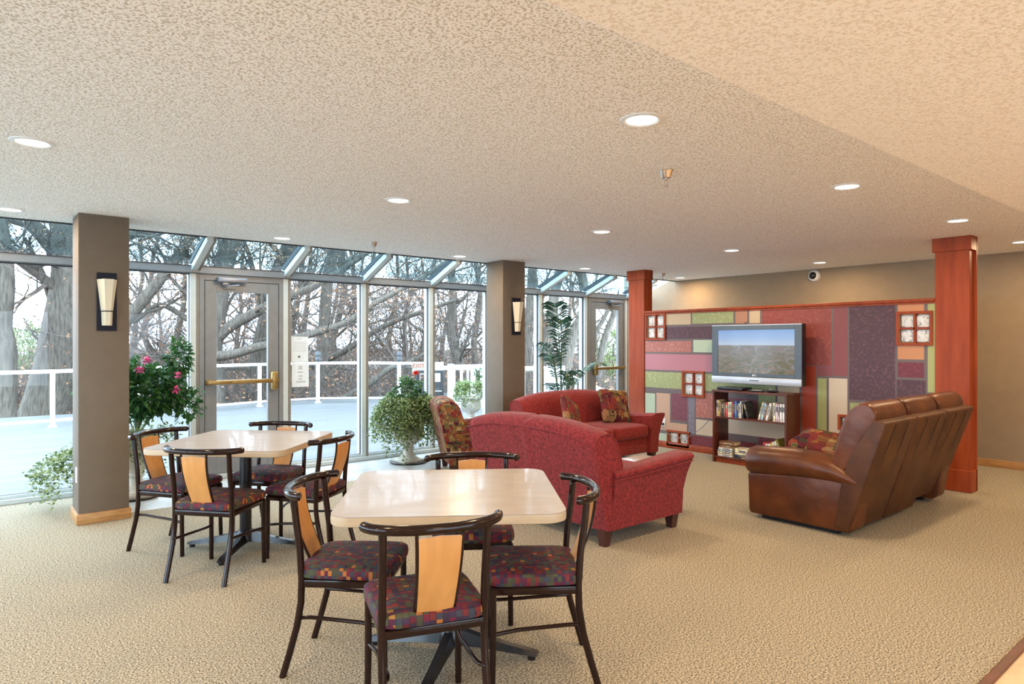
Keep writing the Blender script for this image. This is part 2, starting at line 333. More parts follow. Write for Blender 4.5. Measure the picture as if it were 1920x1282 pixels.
struct('wall_front', wf_, 'wall', 'painted wall behind the viewpoint, cut for added daylight windows', 'wall')
for i in range(7):  # added windows out of view, letting cool daylight onto ceiling and floor
    t = thing('window_%d' % (40 + i), 'added unseen daylight window in the left wall, bay %d' % (i + 1), 'window', (X0 - 0.08, 0.2 + i, 0), 0, None, 'structure')
    MB().box(-0.003, 0.003, 0.04, 0.96, 0.12, 2.16).build('glass_pane', 'glass', t, False); MB().box(-0.04, 0.04, 0, 0.04, 0.08, 2.2).box(-0.04, 0.04, 0.96, 1.0, 0.08, 2.2).box(-0.04, 0.04, 0.04, 0.96, 2.16, 2.2).box(-0.04, 0.04, 0.04, 0.96, 0.08, 0.12).build('frame', 'alu_light', t, False)
for i in range(3):  # windows added behind the camera to brighten ceiling and soffit
    t = thing('window_%d' % (50 + i), 'added unseen daylight window behind the viewpoint, bay %d' % (i + 1), 'window', (-0.7 + 1.6 * i, Y0 - 0.08, 0), 0, None, 'structure')
    MB().box(0.04, 1.56, -0.003, 0.003, 0.44, 2.11).build('glass_pane', 'glass', t, False); MB().box(0, 0.04, -0.04, 0.04, 0.4, 2.15).box(1.56, 1.6, -0.04, 0.04, 0.4, 2.15).box(0.04, 1.56, -0.04, 0.04, 2.11, 2.15).box(0.04, 1.56, -0.04, 0.04, 0.4, 0.44).build('frame', 'alu_light', t, False)
struct('ground_bounce', MB().box(-14, X0 - 0.15, Y0 - 6, YW, -0.3, -0.12).box(X0 - 0.15, 12, Y0 - 9, Y0 - 0.15, -0.3, -0.12), 'terrace', 'added unseen terrace bouncing daylight through the left and rear windows', 'ground')  # unseen ground added to bounce daylight up to the ceiling
struct('baseboard_back', MB().box(XB - 0.018, XB, Y0, YE, 0, 0.085, 0.004), 'oak', 'oak baseboard along the taupe wall', 'baseboard')

# --- glass wall: mullions every 0.96 m
mull = [1.84 + 0.96 * k for k in range(-5, 8)]
def mullion(x, i):
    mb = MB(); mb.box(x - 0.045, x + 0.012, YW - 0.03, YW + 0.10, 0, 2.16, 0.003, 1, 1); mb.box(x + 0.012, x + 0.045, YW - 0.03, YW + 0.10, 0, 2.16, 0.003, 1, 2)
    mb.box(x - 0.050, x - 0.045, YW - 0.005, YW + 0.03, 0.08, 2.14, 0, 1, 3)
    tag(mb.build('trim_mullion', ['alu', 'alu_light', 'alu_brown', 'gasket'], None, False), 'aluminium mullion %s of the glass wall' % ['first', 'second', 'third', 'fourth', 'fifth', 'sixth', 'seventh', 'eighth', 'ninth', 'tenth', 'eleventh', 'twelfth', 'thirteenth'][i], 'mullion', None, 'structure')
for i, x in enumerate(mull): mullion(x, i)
struct('trim_head_beam', MB().box(X0, XB, YW - 0.05, YW + 0.10, 2.135, 2.215, 0.004, 1, 0).box(X0, XB, YW - 0.056, YW - 0.05, 2.135, 2.141, 0, 1, 1).box(X0, XB, YW - 0.056, YW - 0.05, 2.209, 2.217, 0, 1, 1), ['alu', 'gasket'], 'grey aluminium beam above the glass wall', 'beam')
struct('trim_sill', MB().box(X0, XB, YW - 0.06, YW + 0.10, 0, 0.045, 0.004, 1, 0).box(X0, XB, YW - 0.02, YW + 0.02, 0.045, 0.075, 0.003, 1, 0), ['alu_light'], 'pale aluminium sill at the foot of the glass wall', 'sill')
SL = (CZ + 0.0 - 2.20) / (YW - YE)
doors = {5: 1, 11: 2}
wn = 0
for i in range(len(mull) - 1):
    a, b = mull[i] + 0.045, mull[i + 1] - 0.045
    if i not in doors:
        wn += 1
        t = thing('window_%d' % wn, 'floor to ceiling glass pane, bay %d of the glass wall' % (i + 1), 'window', (a, YW, 0), 0, None, 'structure')
        MB().box(0, b - a, 0.012, 0.018, 0.07, 2.14).build('glass_pane', 'glass', t, False)
        MB().box(0, b - a, -0.004, 0.03, 0.066, 0.078).box(0, b - a, -0.004, 0.03, 2.125, 2.136).build('glazing_bead', 'gasket', t, False)
    wn2 = 20 + i
    t = thing('window_%d' % wn2, 'sloped roof glass panel, bay %d above the glass wall' % (i + 1), 'window', (a, 0, 0), 0, None, 'structure')
    mb = MB(); y1, z1, y0, z0 = YW + 0.03, 2.235, YE - 0.03, CZ + 0.045
    mb.loft([[(0, y1, z1), (b - a, y1, z1), (b - a, y1, z1 + 0.008), (0, y1, z1 + 0.008)], [(0, y0, z0), (b - a, y0, z0), (b - a, y0, z0 + 0.008), (0, y0, z0 + 0.008)]])
    mb.build('glass_pane', 'roofglass', t, False)
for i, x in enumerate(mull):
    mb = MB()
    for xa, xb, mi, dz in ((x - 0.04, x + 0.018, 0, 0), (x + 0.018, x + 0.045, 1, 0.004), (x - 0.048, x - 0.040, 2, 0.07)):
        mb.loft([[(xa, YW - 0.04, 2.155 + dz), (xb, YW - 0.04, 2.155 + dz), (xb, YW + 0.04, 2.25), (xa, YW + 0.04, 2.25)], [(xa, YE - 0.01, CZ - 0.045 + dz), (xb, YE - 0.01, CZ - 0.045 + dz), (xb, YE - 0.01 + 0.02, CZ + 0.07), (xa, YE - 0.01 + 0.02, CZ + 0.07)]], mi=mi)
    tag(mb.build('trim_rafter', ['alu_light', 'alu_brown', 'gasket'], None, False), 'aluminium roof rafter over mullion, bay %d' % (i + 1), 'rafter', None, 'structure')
# --- doors
def glass_door(n, xa, xb, hinge_left, label):
    t = thing('door_%d' % n, label, 'door', (xa, YW, 0), 0, None, 'structure'); W = xb - xa
    jm = MB().box(0, 0.045, -0.035, 0.05, 0, 2.135, 0.002, 1).box(W - 0.045, W, -0.035, 0.05, 0, 2.135, 0.002, 1).box(0.045, W - 0.045, -0.035, 0.05, 2.075, 2.135)
    jm.build('door_frame', 'alu', t, False)
    a, b = 0.052, W - 0.052
    lf = MB().box(a, a + 0.115, -0.03, 0.02, 0.05, 2.068, 0.002, 1).box(b - 0.115, b, -0.03, 0.02, 0.05, 2.068, 0.002, 1).box(a + 0.115, b - 0.115, -0.03, 0.02, 1.96, 2.068, 0.002, 1).box(a + 0.115, b - 0.115, -0.03, 0.02, 0.05, 0.30, 0.002, 1)
    leaf = lf.build('door_leaf', 'alu', t, False)
    MB().box(a + 0.115, b - 0.115, -0.008, -0.002, 0.30, 1.96).build('glass_pane', 'glass', leaf, False)
    MB().box(a - 0.005, a - 0.001, -0.031, -0.028, 0.05, 2.07).box(b + 0.001, b + 0.005, -0.031, -0.028, 0.05, 2.07).box(a, b, -0.031, -0.028, 2.068, 2.074).build('door_gap', 'gasket', t, False)
    br = MB().box(a + 0.01, b - 0.02, -0.105, -0.065, 0.985, 1.03, 0.006, 2).box(a + 0.01, a + 0.25, -0.112, -0.10, 0.99, 1.025, 0.004).build('push_bar', 'brass', t)
    hx = b - 0.06 if hinge_left else a + 0.06
    MB().box(hx - 0.035, hx + 0.035, -0.11, -0.03, 0.90, 1.11, 0.02, 3).build('latch_case', 'brass', br)
    ex = a + 0.03 if hinge_left else b - 0.03
    MB().box(ex - 0.03, ex + 0.03, -0.08, -0.03, 0.98, 1.035, 0.008).build('bar_bracket', 'brass', br)
    cx = 0.16 if hinge_left else W - 0.44
    cl = MB().box(cx, cx + 0.30, -0.11, -0.03, 2.055, 2.105, 0.012, 3).build('door_closer', 'steel', t)
    MB().tube([(cx + 0.08, -0.07, 2.055), (cx + 0.08, -0.07, 2.02), (cx + 0.10, -0.10, 2.015), (cx + 0.21, -0.12, 2.03)], 0.008).box(cx + 0.05, cx + 0.12, -0.09, -0.05, 2.025, 2.055, 0.005).build('closer_arm', 'steel', cl)
glass_door(1, mull[5] + 0.045, mull[6] - 0.045, True, 'grey aluminium glass door with brass push bar behind the far dining table')
glass_door(2, mull[11] + 0.045, mull[12] - 0.045, False, 'grey aluminium glass door with brass push bar beside the cherry column')

# --- pillars
def pillar(x0, x1, y0, y1, label):
    t = thing('pillar', label, 'pillar', (x0, y0, 0), 0, None, 'structure')
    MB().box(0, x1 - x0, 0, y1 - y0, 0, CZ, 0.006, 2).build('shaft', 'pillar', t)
    MB().box(-0.014, x1 - x0 + 0.014, -0.014, y1 - y0 + 0.014, 0, 0.085, 0.005, 2).build('baseboard', 'oak', t)
    return t
pl = pillar(0.695, 1.045, 6.15, 6.50, 'square taupe pillar at left with oak baseboard')
MB().box(-0.006, 0.0, 0.05, 0.12, 0.32, 0.44, 0.002).build('outlet_plate', 'white', pl)
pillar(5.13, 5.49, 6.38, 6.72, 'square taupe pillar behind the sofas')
def sconce(x, y, z, label):
    t = thing('wall_sconce', label, 'wall lamp', (x, y, z), 0)
    MB().box(-0.068, 0.068, -0.022, -0.001, -0.225, 0.235, 0.003, 1).build('back_plate', 'navy', t)
    def ring(w, d, z): return [(-w, -0.024, z), (-w * 0.45, -0.024 - d, z), (w * 0.45, -0.024 - d, z), (w, -0.024, z)]
    MB().loft([ring(0.034, 0.04, -0.185), ring(0.036, 0.045, -0.18), ring(0.040, 0.055, -0.075)]).build('lower_shade', 'ivory', t, False)
    MB().loft([ring(0.042, 0.056, -0.068), ring(0.068, 0.092, 0.165), ring(0.070, 0.094, 0.18)]).build('upper_shade', 'ivory', t, False)
    MB().loft([ring(0.044, 0.060, -0.075), ring(0.044, 0.060, -0.068)]).build('band', 'navy', t, False)
sconce(0.885, 6.15, 1.745, 'ivory tapered sconce on black plate, on the left pillar')
sconce(5.335, 6.38, 1.745, 'ivory tapered sconce on black plate, on the pillar behind the sofas')

# --- cherry columns
def column(xc, y0, y1, label):
    t = thing('wooden_column', label, 'column', (xc, y0, 0), 0, None, 'structure'); W = y1 - y0
    MB().box(0.02, 0.17, 0.02, W - 0.02, 0, CZ).box(0.155, 0.172, 0.0, 0.02, 0, CZ).build('shaft', 'cherry', t, False)
    MB().box(0, 0.19, 0, W, CZ - 0.135, CZ, 0.003, 1).build('capital', 'cherry', t, False)
    MB().box(0, 0.19, 0, W, 0, 0.21, 0.005, 1).build('plinth', 'cherry', t, False)
PX = 7.36
column(7.33, 5.97, 6.29, 'cherry wood column beside the second glass door')
column(7.33, 2.07, 2.40, 'cherry wood column behind the leather sofa')

# ============================================================ ROOM DIVIDER (patchwork wall)
def yz(u, v):
    r = ray(u); d = PX / r[0]; return (r[1] * d, EYE - (v - 640.0) / FOC * d)
PAL = {'tan': ((0.60, 0.45, 0.29), None), 'peach': ((0.58, 0.36, 0.25), None), 'greenm': ((0.33, 0.36, 0.15), (0.52, 0.54, 0.30)), 'terra': ((0.48, 0.22, 0.13), None),
       'rustm': ((0.27, 0.045, 0.035), (0.38, 0.11, 0.07)), 'rust': ((0.40, 0.05, 0.015), None), 'rose': ((0.26, 0.065, 0.07), None), 'purplem': ((0.085, 0.034, 0.048), (0.20, 0.085, 0.10)),
       'orange': ((0.62, 0.27, 0.12), None), 'maroonm': ((0.17, 0.025, 0.04), (0.30, 0.06, 0.07)), 'green': ((0.42, 0.44, 0.17), None), 'salmonm': ((0.42, 0.14, 0.11), (0.58, 0.30, 0.24)),
       'mint': ((0.50, 0.60, 0.44), None), 'pink': ((0.50, 0.20, 0.24), None), 'plumm': ((0.19, 0.045, 0.07), (0.30, 0.10, 0.13)), 'greym': ((0.20, 0.18, 0.23), (0.32, 0.28, 0.33)), 'cream': ((0.66, 0.55, 0.42), None), 'seam': ((0.16, 0.12, 0.12), None)}
pm = []; pidx = {}
for k, (a, b) in PAL.items():
    a = tuple(q * 0.88 for q in a); b = tuple(q * 0.88 for q in b) if b else None
    pidx[k] = len(pm); pm.append(mat('patch_' + k, a, 0.55, a if b else tuple(c * 0.97 for c in a), 40 if b else 5, 12, lo=0.54 if b else 0.35, hi=0.72) if not b else mat('patch_' + k, b, 0.55, a, 34, 12, lo=0.50, hi=0.78))
# (u0,u1, v0,v1 at the middle of the patch, colour)
PATCH = [(1208, 1296, 584, 609, 'tan'), (1297, 1376, 578, 606, 'greenm'), (1378, 1402, 572, 606, 'terra'), (1404, 1426, 570, 606, 'tan'), (1428, 1560, 560, 684, 'rustm'),
         (1561, 1590, 550, 705, 'rose'), (1530, 1562, 684, 705, 'rose'), (1591, 1680, 550, 752, 'purplem'), (1680, 1737, 710, 752, 'purplem'), (1682, 1734, 550, 674, 'orange'), (1682, 1734, 677, 708, 'maroonm'),
         (1738, 1760, 550, 736, 'green'), (1208, 1425, 610, 635, 'purplem'), (1208, 1297, 637, 660, 'salmonm'), (1299, 1425, 635, 661, 'mint'), (1208, 1455, 663, 697, 'pink'), (1208, 1455, 699, 733, 'greenm'),
         (1208, 1229, 735, 850, 'mint'), (1230, 1257, 735, 790, 'peach'), (1230, 1289, 790, 808, 'peach'), (1229, 1256, 810, 850, 'mint'), (1258, 1289, 736, 788, 'plumm'), (1290, 1303, 735, 812, 'greym'),
         (1304, 1352, 735, 784, 'salmonm'), (1304, 1352, 786, 817, 'cream'), (1257, 1420, 819, 870, 'maroonm'), (1353, 1500, 786, 819, 'cream'), (1353, 1420, 745, 784, 'plumm'), (1421, 1455, 735, 784, 'greenm'),
         (1457, 1500, 700, 784, 'tan'), (1428, 1500, 684, 700, 'rustm'), (1421, 1500, 821, 870, 'maroonm'), (1502, 1531, 684, 900, 'rust'), (1532, 1551, 707, 822, 'green'), (1553, 1590, 707, 822, 'cream'),
         (1592, 1652, 754, 800, 'greenm'), (1654, 1760, 754, 900, 'salmonm'), (1532, 1652, 824, 900, 'pink'), (1738, 1760, 738, 752, 'green')]
HOLES = [(1211, 1248, 587, 636, 2, 2), (1280, 1321, 695, 743, 2, 2), (1252, 1293, 807, 836, 2, 1), (1682, 1749, 583, 646, 2, 2)]
PY0, PY1, PZ = 2.38, 5.98, 1.83
rects = []
for u0, u1, v0, v1, c in PATCH:
    um = (u0 + u1) / 2; g = 0.007
    ya = yz(u1, 640)[0] + g; yb = yz(u0, 640)[0] - g; zt = yz(um, v0)[1] - g; zb = yz(um, v1)[1] + g
    rects.append((max(ya, PY0), min(yb, PY1), max(zb, 0.08), min(zt, PZ), pidx[c]))
holes = []
for u0, u1, v0, v1, nx, nz_ in HOLES:
    um = (u0 + u1) / 2; holes.append((yz(u1, 640)[0] + 0.02, yz(u0, 640)[0] - 0.02, yz(um, v1)[1] + 0.02, yz(um, v0)[1] - 0.02, nx, nz_))
holes.append((yz(1600, 640)[0], yz(1576, 640)[0], 0.50, 0.62, 2, 1))
ys = sorted(set([PY0, PY1] + [q for r in rects for q in r[:2]] + [q for h in holes for q in h[:2]]))
zs = sorted(set([0.0, PZ] + [q for r in rects for q in r[2:4]] + [q for h in holes for q in h[2:4]]))
mb = MB(); XF, XK = PX, PX + 0.12
for i in range(len(ys) - 1):
    for j in range(len(zs) - 1):
        yc, zc = (ys[i] + ys[i + 1]) / 2, (zs[j] + zs[j + 1]) / 2
        if any(h[0] < yc < h[1] and h[2] < zc < h[3] for h in holes): continue
        mi = pidx['seam']
        for r in rects:
            if r[0] < yc < r[1] and r[2] < zc < r[3]: mi = r[4]
        a, b, c, d = ys[i], ys[i + 1], zs[j], zs[j + 1]
        mb.quad((XF, a, c), (XF, a, d), (XF, b, d), (XF, b, c), mi); mb.quad((XK, a, c), (XK, b, c), (XK, b, d), (XK, a, d), pidx['tan'])
for a, b, c, d, _, _ in holes:
    mb.quad((XF, a, c), (XK, a, c), (XK, a, d), (XF, a, d), pidx['tan']); mb.quad((XF, b, c), (XF, b, d), (XK, b, d), (XK, b, c), pidx['tan'])
    mb.quad((XF, a, c), (XF, b, c), (XK, b, c), (XK, a, c), pidx['tan']); mb.quad((XF, a, d), (XK, a, d), (XK, b, d), (XF, b, d), pidx['tan'])
dv = thing('wall_divider', 'low patchwork wall of coloured panels between the two cherry columns', 'wall', (0, 0, 0), 0, None, 'structure')
mb.build('patchwork_panel', pm, dv, False, False)
MB().box(PX - 0.03, PX + 0.15, PY0, PY1, PZ, PZ + 0.03, 0.006, 2).box(PX - 0.012, PX + 0.0, PY0, PY1, PZ - 0.02, PZ).build('cap_rail', 'cherry', dv)
MB().box(PX - 0.02, PX + 0.14, PY0, PY1, 0, 0.085, 0.005, 2).build('baseboard', 'cherry', dv)
wname = ['top left', 'middle', 'low left', 'top right', 'lower right']
for k, (a, b, c, d, nx, nz_) in enumerate(holes):
    f = MB(); t = 0.024
    f.box(XF - 0.02, XF + 0.0, a - t, a + 0.004, c - t, d + t, 0.002, 1); f.box(XF - 0.02, XF, b - 0.004, b + t, c - t, d + t, 0.002, 1)
    f.box(XF - 0.02, XF, a, b, c - t, c + 0.004, 0.002, 1); f.box(XF - 0.02, XF, a, b, d - 0.004, d + t, 0.002, 1)
    for i in range(1, nx): f.box(XF - 0.012, XF + 0.08, a + (b - a) * i / nx - 0.009, a + (b - a) * i / nx + 0.009, c, d)
    for i in range(1, nz_): f.box(XF - 0.012, XF + 0.08, a, b, c + (d - c) * i / nz_ - 0.009, c + (d - c) * i / nz_ + 0.009)
    fr = f.build('block_window', 'cherry', dv, False)
    for i in range(nx):
        for j in range(nz_):
            ya, yb = a + (b - a) * i / nx + 0.01, a + (b - a) * (i + 1) / nx - 0.01; za, zb = c + (d - c) * j / nz_ + 0.01, c + (d - c) * (j + 1) / nz_ - 0.01
            MB().box(XF + 0.015, XF + 0.09, ya, yb, za, zb, 0.012, 2).build('glass_block', 'block', fr)

# ============================================================ CEILING FIXTURES
LPOS = [(60, 265, 'far left, nearest the pillar row'), (747, 374, 'second row, above the far dining table'), (1128, 433, 'middle of the ceiling, right of centre'), (1372, 468, 'in front of the patchwork wall'), (1537, 491, 'just in front of the camera dome'),
        (18, 391, 'at the left edge beside the glass roof'), (529, 445, 'above the first glass door'), (862, 479, 'beside the pillar behind the sofas'), (1097, 502, 'above the palm'), (1275, 519, 'beyond the cherry column by the door'),
        (1203, 223, 'nearest, largest in view'), (1588, 348, 'second of the row along the soffit'), (1796, 412, 'above the cherry column by the leather sofa'), (1915, 452, 'at the right edge of the view')]
spots = [(at(u, v, CZ)[0], at(u, v, CZ)[1], CZ, l) for u, v, l in LPOS]
fill_lights = [(-1.8, 1.95, CZ), (0.27, 1.95, CZ)] + [(x, y, CZ - 0.15) for x in (-1.8, 0.9, 3.6, 6.3, 8.4) for y in (-0.4, -2.4)]  # lights added out of view to brighten floor and soffit
proto = None
for i, s in enumerate(spots + [(a, b, c, None) for a, b, c in fill_lights]):
    if proto is None:
        proto = thing('downlight', '', 'ceiling light')
        MB().loft([[(r * math.cos(2 * PI * j / 28), r * math.sin(2 * PI * j / 28), z) for j in range(28)] for r, z in ((0.098, 0), (0.096, -0.005), (0.080, -0.009), (0.070, -0.004), (0.070, -0.001))], caps=False).build('trim_ring', 'white', proto)
        MB().lathe([(0.0705, -0.0035), (0.0705, -0.0015)], 28).build('lens', 'lens', proto, False)
        ld = bpy.data.lights.new('lamp', 'AREA'); ld.shape = 'DISK'; ld.size = 0.15; ld.energy = LAMP; ld.color = (1.0, 0.71, 0.40)
        lo = bpy.data.objects.new('lamp', ld); COL.objects.link(lo); lo.parent = proto; lo.location = (0, 0, -0.014)
        o = proto
    else: o = copy_tree(proto)
    o.location = (s[0], s[1], s[2]); o['group'] = 'recessed ceiling lights'
    o['label'] = 'lit round recessed ceiling light, ' + s[3] if s[3] else 'added ceiling light out of view for fill, %s row, %s in it' % (['first','second','third','fourth'][(i - 14) // 4], ['first','second','third','fourth'][(i - 14) % 4])
def sprinkler(x, y, label):
    t = thing('sprinkler', label, 'sprinkler', (x, y, CZ), 0, 'ceiling sprinklers')
    MB().lathe([(0.042, 0), (0.042, -0.004), (0.038, -0.008), (0.026, -0.045), (0.022, -0.048)], 16).build('cup', 'chrome', t)
    MB().lathe([(0.010, -0.048), (0.010, -0.06)], 10).tube([(-0.012, 0, -0.058), (-0.013, 0, -0.08), (0, 0, -0.092), (0.013, 0, -0.08), (0.012, 0, -0.058)], 0.003, 6).lathe([(0.014, -0.092), (0.014, -0.095)], 10).build('head', 'chrome', t)
for u, v, l in ((1249, 318, 'chrome sprinkler head on the ceiling nearest the viewer'), (701, 453, 'chrome sprinkler head at the ceiling edge above the glass door'), (1243, 511, 'chrome sprinkler head beyond the cherry column')):
    p = at(u, v, CZ); sprinkler(p[0], p[1], l)
t = thing('dome_camera', 'small white security dome with black eye on the taupe wall', 'security camera', (XB, 4.42, 2.345))
q = Matrix.Rotation(R(-90), 4, 'Y')
mb = MB(); mb.lathe([(0.078, 0), (0.078, 0.02), (0.07, 0.055), (0.058, 0.07), (0.04, 0.075)], 24); mb.b.transform(q); mb.build('housing', 'white', t)
mb = MB(); mb.super((0, 0, 0.055), (0.056, 0.056, 0.05), 1, 1, 18, 10); mb.b.transform(q); mb.build('dome', 'black', t)
tag(MB().box(XB - 0.006, XB, 4.33, 4.40, 1.93, 2.04, 0.002).build('wall_plate', 'wall'), 'small beige cover plate low on the taupe wall', 'wall plate')

# ============================================================ DINING SETS
def make_table():
    t = thing('dining_table', '', 'table')
    def rr(h, r, z, n=6):
        pts = []
        for cx, cy, a0 in ((h - r, h - r, 0), (-h + r, h - r, 90), (-h + r, -h + r, 180), (h - r, -h + r, 270)):
            for k in range(n + 1): a = R(a0 + 90 * k / n); pts.append((cx + r * math.cos(a), cy + r * math.sin(a), z))
        return pts
    H = 0.475
    MB().loft([rr(H - 0.004, 0.085, 0.7465), rr(H - 0.002, 0.087, 0.75)]).build('tabletop', 'laminate', t)
    MB().loft([rr(H - 0.012, 0.08, 0.708), rr(H - 0.002, 0.088, 0.712), rr(H, 0.09, 0.73), rr(H - 0.002, 0.088, 0.7465)]).build('edge_band', 'table_edge', t)
    MB().lathe([(0.04, 0.05), (0.04, 0.69)], 20).box(-0.16, 0.16, -0.16, 0.16, 0.69, 0.708).lathe([(0.06, 0.05), (0.055, 0.11), (0.04, 0.13)], 20).build('pedestal', 'black', t)
    for k in range(4):
        a = R(90 * k); mb = MB(); c, s = math.cos(a), math.sin(a); rings = []
        for r, w_, zt, zb in ((0.03, 0.032, 0.115, 0.045), (0.15, 0.03, 0.085, 0.042), (0.30, 0.026, 0.055, 0.028), (0.38, 0.026, 0.042, 0.022), (0.405, 0.02, 0.034, 0.022)):
            rings.append([(r * c - w_ * s, r * s + w_ * c, zb), (r * c - w_ * 0.6 * s, r * s + w_ * 0.6 * c, zt), (r * c + w_ * 0.6 * s, r * s - w_ * 0.6 * c, zt), (r * c + w_ * s, r * s - w_ * c, zb)])
        mb.loft(rings); mb.lathe([(0.018, 0), (0.018, 0.024)], 10, (0.375 * c, 0.375 * s)); mb.build('base_foot', 'black', t)
    return t
def make_chair():
    t = thing('dining_chair', '', 'chair')
    def seatfn(p):
        k = 1 - 0.06 * (1 - (p.y + 0.21) / 0.42); return Vector((p.x * k, p.y, p.z if p.z > 0 else p.z * 0.6))
    MB().super((0, 0.028, 0.440), (0.215, 0.21, 0.042), 0.45, 0.3, 40, 14, fn=seatfn).build('seat', 'seat', t)
    MB().box(-0.185, 0.185, -0.165, -0.14, 0.385, 0.418, 0.004).box(-0.185, 0.185, 0.19, 0.215, 0.385, 0.418, 0.004).box(-0.195, -0.170, -0.16, 0.21, 0.385, 0.418, 0.004).box(0.170, 0.195, -0.16, 0.21, 0.385, 0.418, 0.004).box(-0.09, -0.075, -0.158, 0.19, 0.405, 0.415).box(0.075, 0.09, -0.158, 0.19, 0.405, 0.415).build('seat_frame', 'frame', t)
    for s in (-1, 1):
        MB().tube([(s * 0.186, 0.203, 0.41), (s * 0.186, 0.203, 0.2), (s * 0.188, 0.207, 0.0)], [0.0145, 0.014, 0.0135], 12).build('leg', 'frame', t)
        MB().tube([(s * 0.190, -0.235, 0), (s * 0.189, -0.205, 0.10), (s * 0.188, -0.172, 0.22), (s * 0.188, -0.155, 0.32), (s * 0.188, -0.152, 0.42), (s * 0.188, -0.160, 0.55), (s * 0.189, -0.178, 0.68), (s * 0.190, -0.186, 0.77)], 0.015, 12).build('leg', 'frame', t)
        MB().tube([(s * 0.188, -0.178, 0.245), (s * 0.168, -0.155, 0.247), (s * 0.163, -0.12, 0.247), (s * 0.168, 0.1, 0.232), (s * 0.186, 0.203, 0.222)], 0.0085, 10).build('stretcher', 'frame', t)
    n = 18; rp = []
    for k in range(n + 1):
        a = -1 + 2 * k / n; rp.append((0.248 * math.sin(a * 1.45) / math.sin(1.45), -0.255 + 0.115 * (1 - math.cos(a * 1.45)) / (1 - math.cos(1.45)), 0.785))
    rp = [(rp[0][0] * 0.995, rp[0][1] + 0.006, 0.785)] + rp + [(rp[-1][0] * 0.995, rp[-1][1] + 0.006, 0.785)]
    MB().tube(rp, [0.012] + [0.0185] * (n + 1) + [0.012], 14).build('top_rail', 'frame', t)
    def cv(z):
        q = (z - 0.44) / 0.33; return -0.158 - 0.097 * math.sin(q * PI / 2) ** 1.0
    zs_ = [0.425 + 0.345 * k / 12 for k in range(13)]
    mb = MB(); rings = []
    for z in zs_[1:]:
        w_ = 0.066 + 0.012 * (z - 0.45) / 0.33; y = cv(z); zz = min(z, 0.752)
        rings.append([(-w_, y + 0.006, zz), (0, y - 0.002, zz + (0.008 if z > 0.76 else 0)), (w_, y + 0.006, zz), (w_, y + 0.018, zz), (0, y + 0.010, zz + (0.008 if z > 0.76 else 0)), (-w_, y + 0.018, zz)])
    mb.loft(rings); bk = mb.build('back_splat', 'splat', t)
    for s in (-1, 1):
        MB().tube([(s * (0.071 + 0.012 * (z - 0.45) / 0.33), cv(z) + 0.012, z) for z in zs_], 0.0065, 8).build('splat_rod', 'frame', bk)
    return t
tb = make_table(); tb.location = (1.744, 2.547, 0); tb.rotation_euler.z = R(-35.5); tag(tb, 'square laminate dining table in front, with rounded corners', None, 'dining tables')
tb2 = copy_tree(tb); tb2.location = (1.523, 4.761, 0); tb2.rotation_euler.z = R(-45); tag(tb2, 'square laminate dining table farther back, near the left pillar', None, 'dining tables')
for tt, base in ((tb, -51), (tb2, -40.5)):
    for ch in tt.children:
        if ch.name.startswith('base_foot'): ch.rotation_euler.z = R(base) - tt.rotation_euler.z
chair = make_chair()
CH = [(1.36, 2.166, 70.4, 'patterned dining chair in front of the near table, its wooden back towards the viewer'),
      (1.354, 2.79, -43, 'patterned dining chair at the left side of the near table'),
      (1.96, 2.194, 144, 'patterned dining chair at the right side of the near table, beside the red loveseat'),
      (2.10, 2.87, -125, 'patterned dining chair behind the near table, facing the viewer'),
      (1.165, 5.10, -55, 'patterned dining chair at the left end of the far table, beside the pillar'),
      (1.23, 4.361, 40.8, 'patterned dining chair on the near side of the far table, seen from behind'),
      (1.825, 4.36, 126, 'patterned dining chair at the right side of the far table'),
      (1.80, 5.04, -138, 'patterned dining chair behind the far table, in front of the glass door')]
for i, (x, y, a, l) in enumerate(CH):
    o = chair if i == 0 else copy_tree(chair)
    o.location = (x, y, 0); o.rotation_euler.z = R(a - 90); o['label'] = l; o['group'] = 'dining chairs around the two tables'

